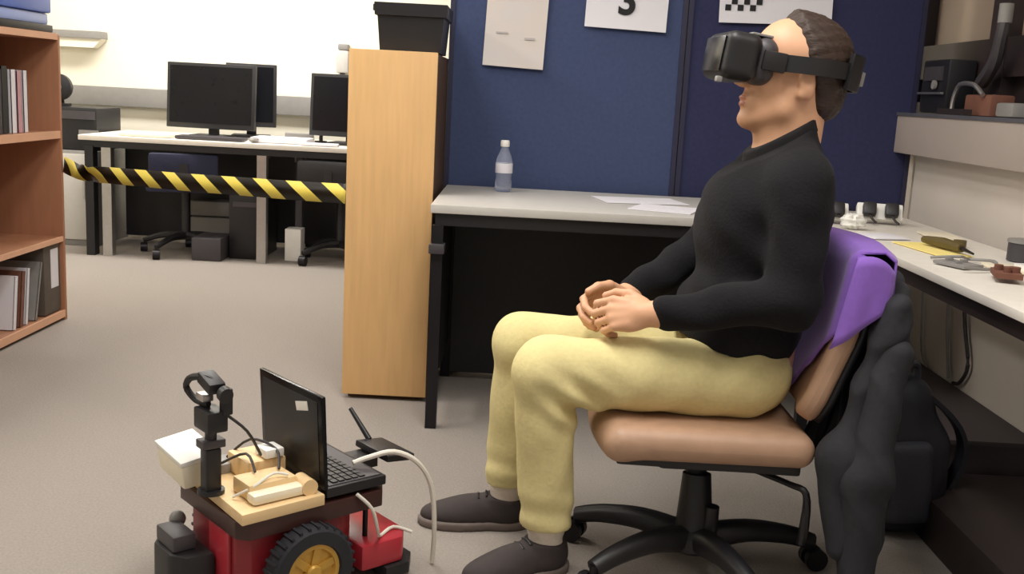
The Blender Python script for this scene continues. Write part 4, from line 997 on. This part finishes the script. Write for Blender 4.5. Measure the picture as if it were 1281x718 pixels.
fb.prism([(-0.145, -0.035), (-0.205, -0.025), (-0.228, 0.01), (-0.228, 0.09), (-0.20, 0.125), (-0.145, 0.13)], 0.03, 0.125, bev=0.012)
RB(fb, 'front_bumper', 'black')
RB(MB().box((-0.195, 0.05, 0.143), (0.05, 0.09, 0.035), bev=0.006), 'sensor_box', 'darkgrey')
RB(MB().cyl((-0.17, 0.10, 0.125), (-0.17, 0.10, 0.150), 0.012).ball((-0.17, 0.10, 0.158), 0.018, n=8), 'sensor_knob', 'grey')
for s_ in (-1, 1):
    ax = Matrix.Rotation(R(90) * (1 if s_ < 0 else -1), 3, 'X')
    t_ = RB(MB().lathe((0, s_ * 0.168, 0.099), [(0.060, -0.024), (0.090, -0.024), (0.097, -0.016), (0.098, 0.0), (0.097, 0.014), (0.090, 0.023), (0.064, 0.024), (0.060, 0.016), (0.060, -0.02)], n=40, ax=ax), 'wheel', 'tyre')
    tm = MB()
    for i in range(30):
        a_ = i * 2 * math.pi / 30
        tm.box((0.0975 * math.cos(a_), s_ * 0.168, 0.099 + 0.0975 * math.sin(a_)), (0.006, 0.036, 0.006), rot=Matrix.Rotation(-a_, 3, 'Y'))
    tr_ = RB(tm, 'tread', 'tyre', t_); tr_['kind'] = 'stuff'
    hb = MB()
    hb.lathe((0, s_ * 0.168, 0.099), [(0.001, 0.006), (0.016, 0.012), (0.018, 0.020), (0.014, 0.024), (0.001, 0.025)], n=20, ax=ax)
    hb.lathe((0, s_ * 0.168, 0.099), [(0.050, 0.004), (0.060, 0.006), (0.061, 0.018), (0.052, 0.018), (0.048, 0.010)], n=32, ax=ax)
    for i in range(6):
        a_ = i * math.pi / 3 + 0.3
        hb.box((0.033 * math.cos(a_), s_ * 0.178, 0.099 + 0.033 * math.sin(a_)), (0.042, 0.010, 0.017), rot=Matrix.Rotation(-a_, 3, 'Y'))
    RB(hb, 'hub', 'gold', t_)
    RB(MB().cyl((0, s_ * 0.160, 0.099), (0, s_ * 0.166, 0.099), 0.058, n=24), 'hub_recess', 'brown', t_)
    RB(MB().cyl((0, s_ * 0.125, 0.099), (0, s_ * 0.166, 0.099), 0.016), 'axle', 'blackmetal', t_)
RB(MB().cyl((0.18, -0.10, 0.105), (0.18, -0.10, 0.2055), 0.006).cyl((0.18, 0.10, 0.105), (0.18, 0.10, 0.2055), 0.006), 'deck_post', 'blackmetal')
# pine board with parts on the deck
pb = thing('electronics_board', 'pale pine board with tan boxes lying on the front of the red robot', 'board', tuple(rp(-0.05, -0.02, 0.229)), math.atan2(0.662, 0.749))
bz = 0.2295
RB(MB().prism([(-0.150, -0.162), (0.040, -0.158), (0.040, 0.13), (-0.135, 0.15)], bz, bz + 0.024, bev=0.003), 'board', 'pine', pb)
RB(MB().box((-0.055, -0.075, bz + 0.042), (0.11, 0.075, 0.035), bev=0.006), 'battery_box', 'pine', pb)
RB(MB().box((-0.05, -0.125, bz + 0.037), (0.13, 0.035, 0.022), bev=0.008), 'motor_block', 'ivory', pb)
RB(MB().cyl((0.012, -0.145, bz + 0.040), (0.015, -0.095, bz + 0.040), 0.018), 'motor', 'pine', pb)
RB(MB().box((-0.02, 0.03, bz + 0.047), (0.09, 0.10, 0.046), bev=0.006), 'control_box', 'pine', pb)
RB(MB().box((-0.005, 0.000, bz + 0.082), (0.045, 0.05, 0.020), bev=0.004), 'relay', 'white', pb)
RB(MB().box((-0.07, 0.09, bz + 0.035), (0.05, 0.06, 0.022), bev=0.002), 'circuit_board', 'grey', pb)
RB(MB().tube([(-0.06, 0.09, bz + 0.05), (-0.03, 0.04, bz + 0.10), (0.0, -0.02, bz + 0.09), (-0.02, -0.07, bz + 0.065)], 0.003).tube([(-0.09, 0.06, bz + 0.05), (-0.06, 0.0, bz + 0.085), (-0.07, -0.06, bz + 0.065)], 0.003), 'wiring', 'cable', pb)
RB(MB().tube([(-0.13, -0.08, bz + 0.03), (-0.10, -0.11, bz + 0.055), (-0.05, -0.10, bz + 0.07), (-0.02, -0.11, bz + 0.065)], 0.003), 'white_wiring', 'wcable', pb)
wx_ = thing('ivory_box', 'ivory plastic box jutting out at the front left of the robot', 'box', tuple(rp(-0.16, 0.12, 0.26)), math.atan2(0.662, 0.749))
RB(MB().box((-0.148, 0.090, 0.287), (0.085, 0.13, 0.055), rot=Matrix.Rotation(R(-8), 3, 'Y') @ Matrix.Rotation(R(6), 3, 'X'), bev=0.01), 'box_body', 'ivory', wx_)
RB(MB().box((-0.152, 0.090, 0.318), (0.088, 0.133, 0.012), rot=Matrix.Rotation(R(-8), 3, 'Y') @ Matrix.Rotation(R(6), 3, 'X'), bev=0.004), 'lid', 'white', wx_)
# mast with pan and tilt camera
ms = thing('camera_mast', 'black pan and tilt camera mast on the front of the robot', 'camera', tuple(rp(-0.15, -0.03, 0.254)), math.atan2(0.662, 0.749))
def RBM(mb, name, m, parent):
    return RB(mb.xf(Matrix.Translation((0, 0, 0.2545)) @ Matrix.Diagonal((1, 1, 1.11, 1)) @ Matrix.Translation((0, 0, -0.2545))), name, m, parent)
mx_, my_ = -0.150, -0.022
RBM(MB().cyl((mx_, my_, 0.2545), (mx_, my_, 0.262), 0.028).box((mx_, my_, 0.30), (0.034, 0.030, 0.085), bev=0.004), 'post', 'black', ms)
RBM(MB().box((mx_, my_, 0.352), (0.05, 0.036, 0.016), bev=0.003).cyl((mx_, my_, 0.36), (mx_, my_, 0.378), 0.012), 'pan_servo', 'darkgrey', ms)
RBM(MB().box((mx_, my_, 0.398), (0.045, 0.068, 0.040), bev=0.005), 'servo_block', 'black', ms)
RBM(MB().box((mx_ + 0.02, my_ - 0.028, 0.435), (0.022, 0.020, 0.050), bev=0.004), 'tilt_bracket', 'black', ms)
lp = MB(); lp.tube([(mx_ + 0.01, my_ - 0.03, 0.452), (mx_ - 0.005, my_ + 0.0, 0.475), (mx_ - 0.02, my_ + 0.045, 0.470), (mx_ - 0.022, my_ + 0.068, 0.447), (mx_ - 0.012, my_ + 0.045, 0.426), (mx_, my_ + 0.01, 0.424)], 0.007)
RBM(lp, 'tilt_loop', 'black', ms)
RBM(MB().box((mx_, my_ - 0.002, 0.468), (0.036, 0.060, 0.022), rot=Matrix.Rotation(R(14), 3, 'X'), bev=0.005).cyl((mx_ + 0.008, my_ - 0.04, 0.455), (mx_ + 0.008, my_ - 0.055, 0.452), 0.015), 'camera_head', 'black', ms)
RBM(MB().box((mx_ - 0.006, my_ + 0.016, 0.438), (0.024, 0.034, 0.014), bev=0.003), 'camera_plate', 'alu', ms)
RBM(MB().tube([(mx_ + 0.02, my_ - 0.03, 0.41), (mx_ + 0.06, my_ - 0.04, 0.375), (mx_ + 0.10, my_ - 0.02, 0.32), (mx_ + 0.11, my_, 0.31)], 0.003), 'camera_cable', 'cable', ms)
# laptop
lz = 0.229
lt = thing('laptop', 'open black laptop on the robot deck with its lid back towards the camera', 'laptop', tuple(rp(0.12, -0.01, lz)), math.atan2(0.662, 0.749))
lx = 0.050
RB(MB().box((lx + 0.075, -0.015, lz + 0.020), (0.15, 0.268, 0.022), bev=0.004).box((lx + 0.075, -0.015, lz + 0.005), (0.10, 0.22, 0.008)), 'base', 'black', lt)
RB(MB().box((lx + 0.075, -0.015, lz + 0.032), (0.13, 0.25, 0.002)), 'keyboard_deck', 'darkgrey', lt)
kb = MB()
for i in range(5):
    for j in range(12): kb.box((lx + 0.030 + i * 0.017, -0.125 + j * 0.0195, lz + 0.0345), (0.013, 0.016, 0.003))
k_ = RB(kb, 'keys', 'black', lt); k_['kind'] = 'stuff'
LR = Matrix.Translation((lx - 0.002, -0.015, lz + 0.028)) @ Matrix.Rotation(R(-3), 4, 'Y')
ld = MB().box((0, 0, 0.103), (0.010, 0.270, 0.206), bev=0.003).xf(LR); ld = RB(ld, 'lid', 'blackgloss', lt)
RB(MB().box((-0.0055, 0, 0.105), (0.002, 0.235, 0.172), bev=0.0005).xf(LR), 'lid_inlay', 'black', ld)
RB(MB().box((-0.0072, -0.055, 0.168), (0.0015, 0.050, 0.020), rot=Matrix.Rotation(R(-14), 3, 'X'), bev=0.0004).xf(LR), 'lid_glint', 'white', ld)  # white patch imitates a ceiling light reflected in the glossy lid
RB(MB().box((0.0055, 0, 0.105), (0.002, 0.240, 0.170)).xf(LR), 'screen', 'darkgrey', ld)
RB(MB().cyl((lx - 0.002, -0.13, lz + 0.028), (lx - 0.002, 0.10, lz + 0.028), 0.007), 'hinge', 'black', lt)
# router with aerial behind the laptop
rt_ = thing('wireless_router', 'flat black box with a leaning aerial at the rear of the robot', 'router', tuple(rp(0.25, 0.0, 0.229)), math.atan2(0.662, 0.749))
RB(MB().box((0.275, -0.030, 0.268), (0.075, 0.135, 0.016), rot=Matrix.Rotation(R(6), 3, 'Y'), bev=0.004), 'casing', 'black', rt_)
RB(MB().box((0.225, 0.0, 0.244), (0.07, 0.05, 0.030)), 'bracket', 'black', rt_)
RB(MB().cyl((0.275, 0.035, 0.274), (0.262, 0.100, 0.335), 0.007, 0.005), 'aerial', 'black', rt_)
tag(MB().tube([rp(0.16, -0.075, 0.272), rp(0.20, -0.085, 0.282), rp(0.25, -0.105, 0.290), rp(0.30, -0.125, 0.262), rp(0.335, -0.135, 0.20), rp(0.345, -0.14, 0.10), rp(0.350, -0.13, 0.007)], 0.006).build('white_cable', 'wcable'), 'white cable arching from the laptop to the carpet by the far shoe', 'cable')
tag(MB().tube([rp(0.12, -0.155, 0.235), rp(0.15, -0.17, 0.20), rp(0.17, -0.165, 0.145), rp(0.20, -0.13, 0.110), rp(0.25, -0.11, 0.112), rp(0.285, -0.135, 0.10)], 0.004).build('white_cable', 'wcable'), 'thin white cable drooping from the deck onto the red rear guard', 'cable')
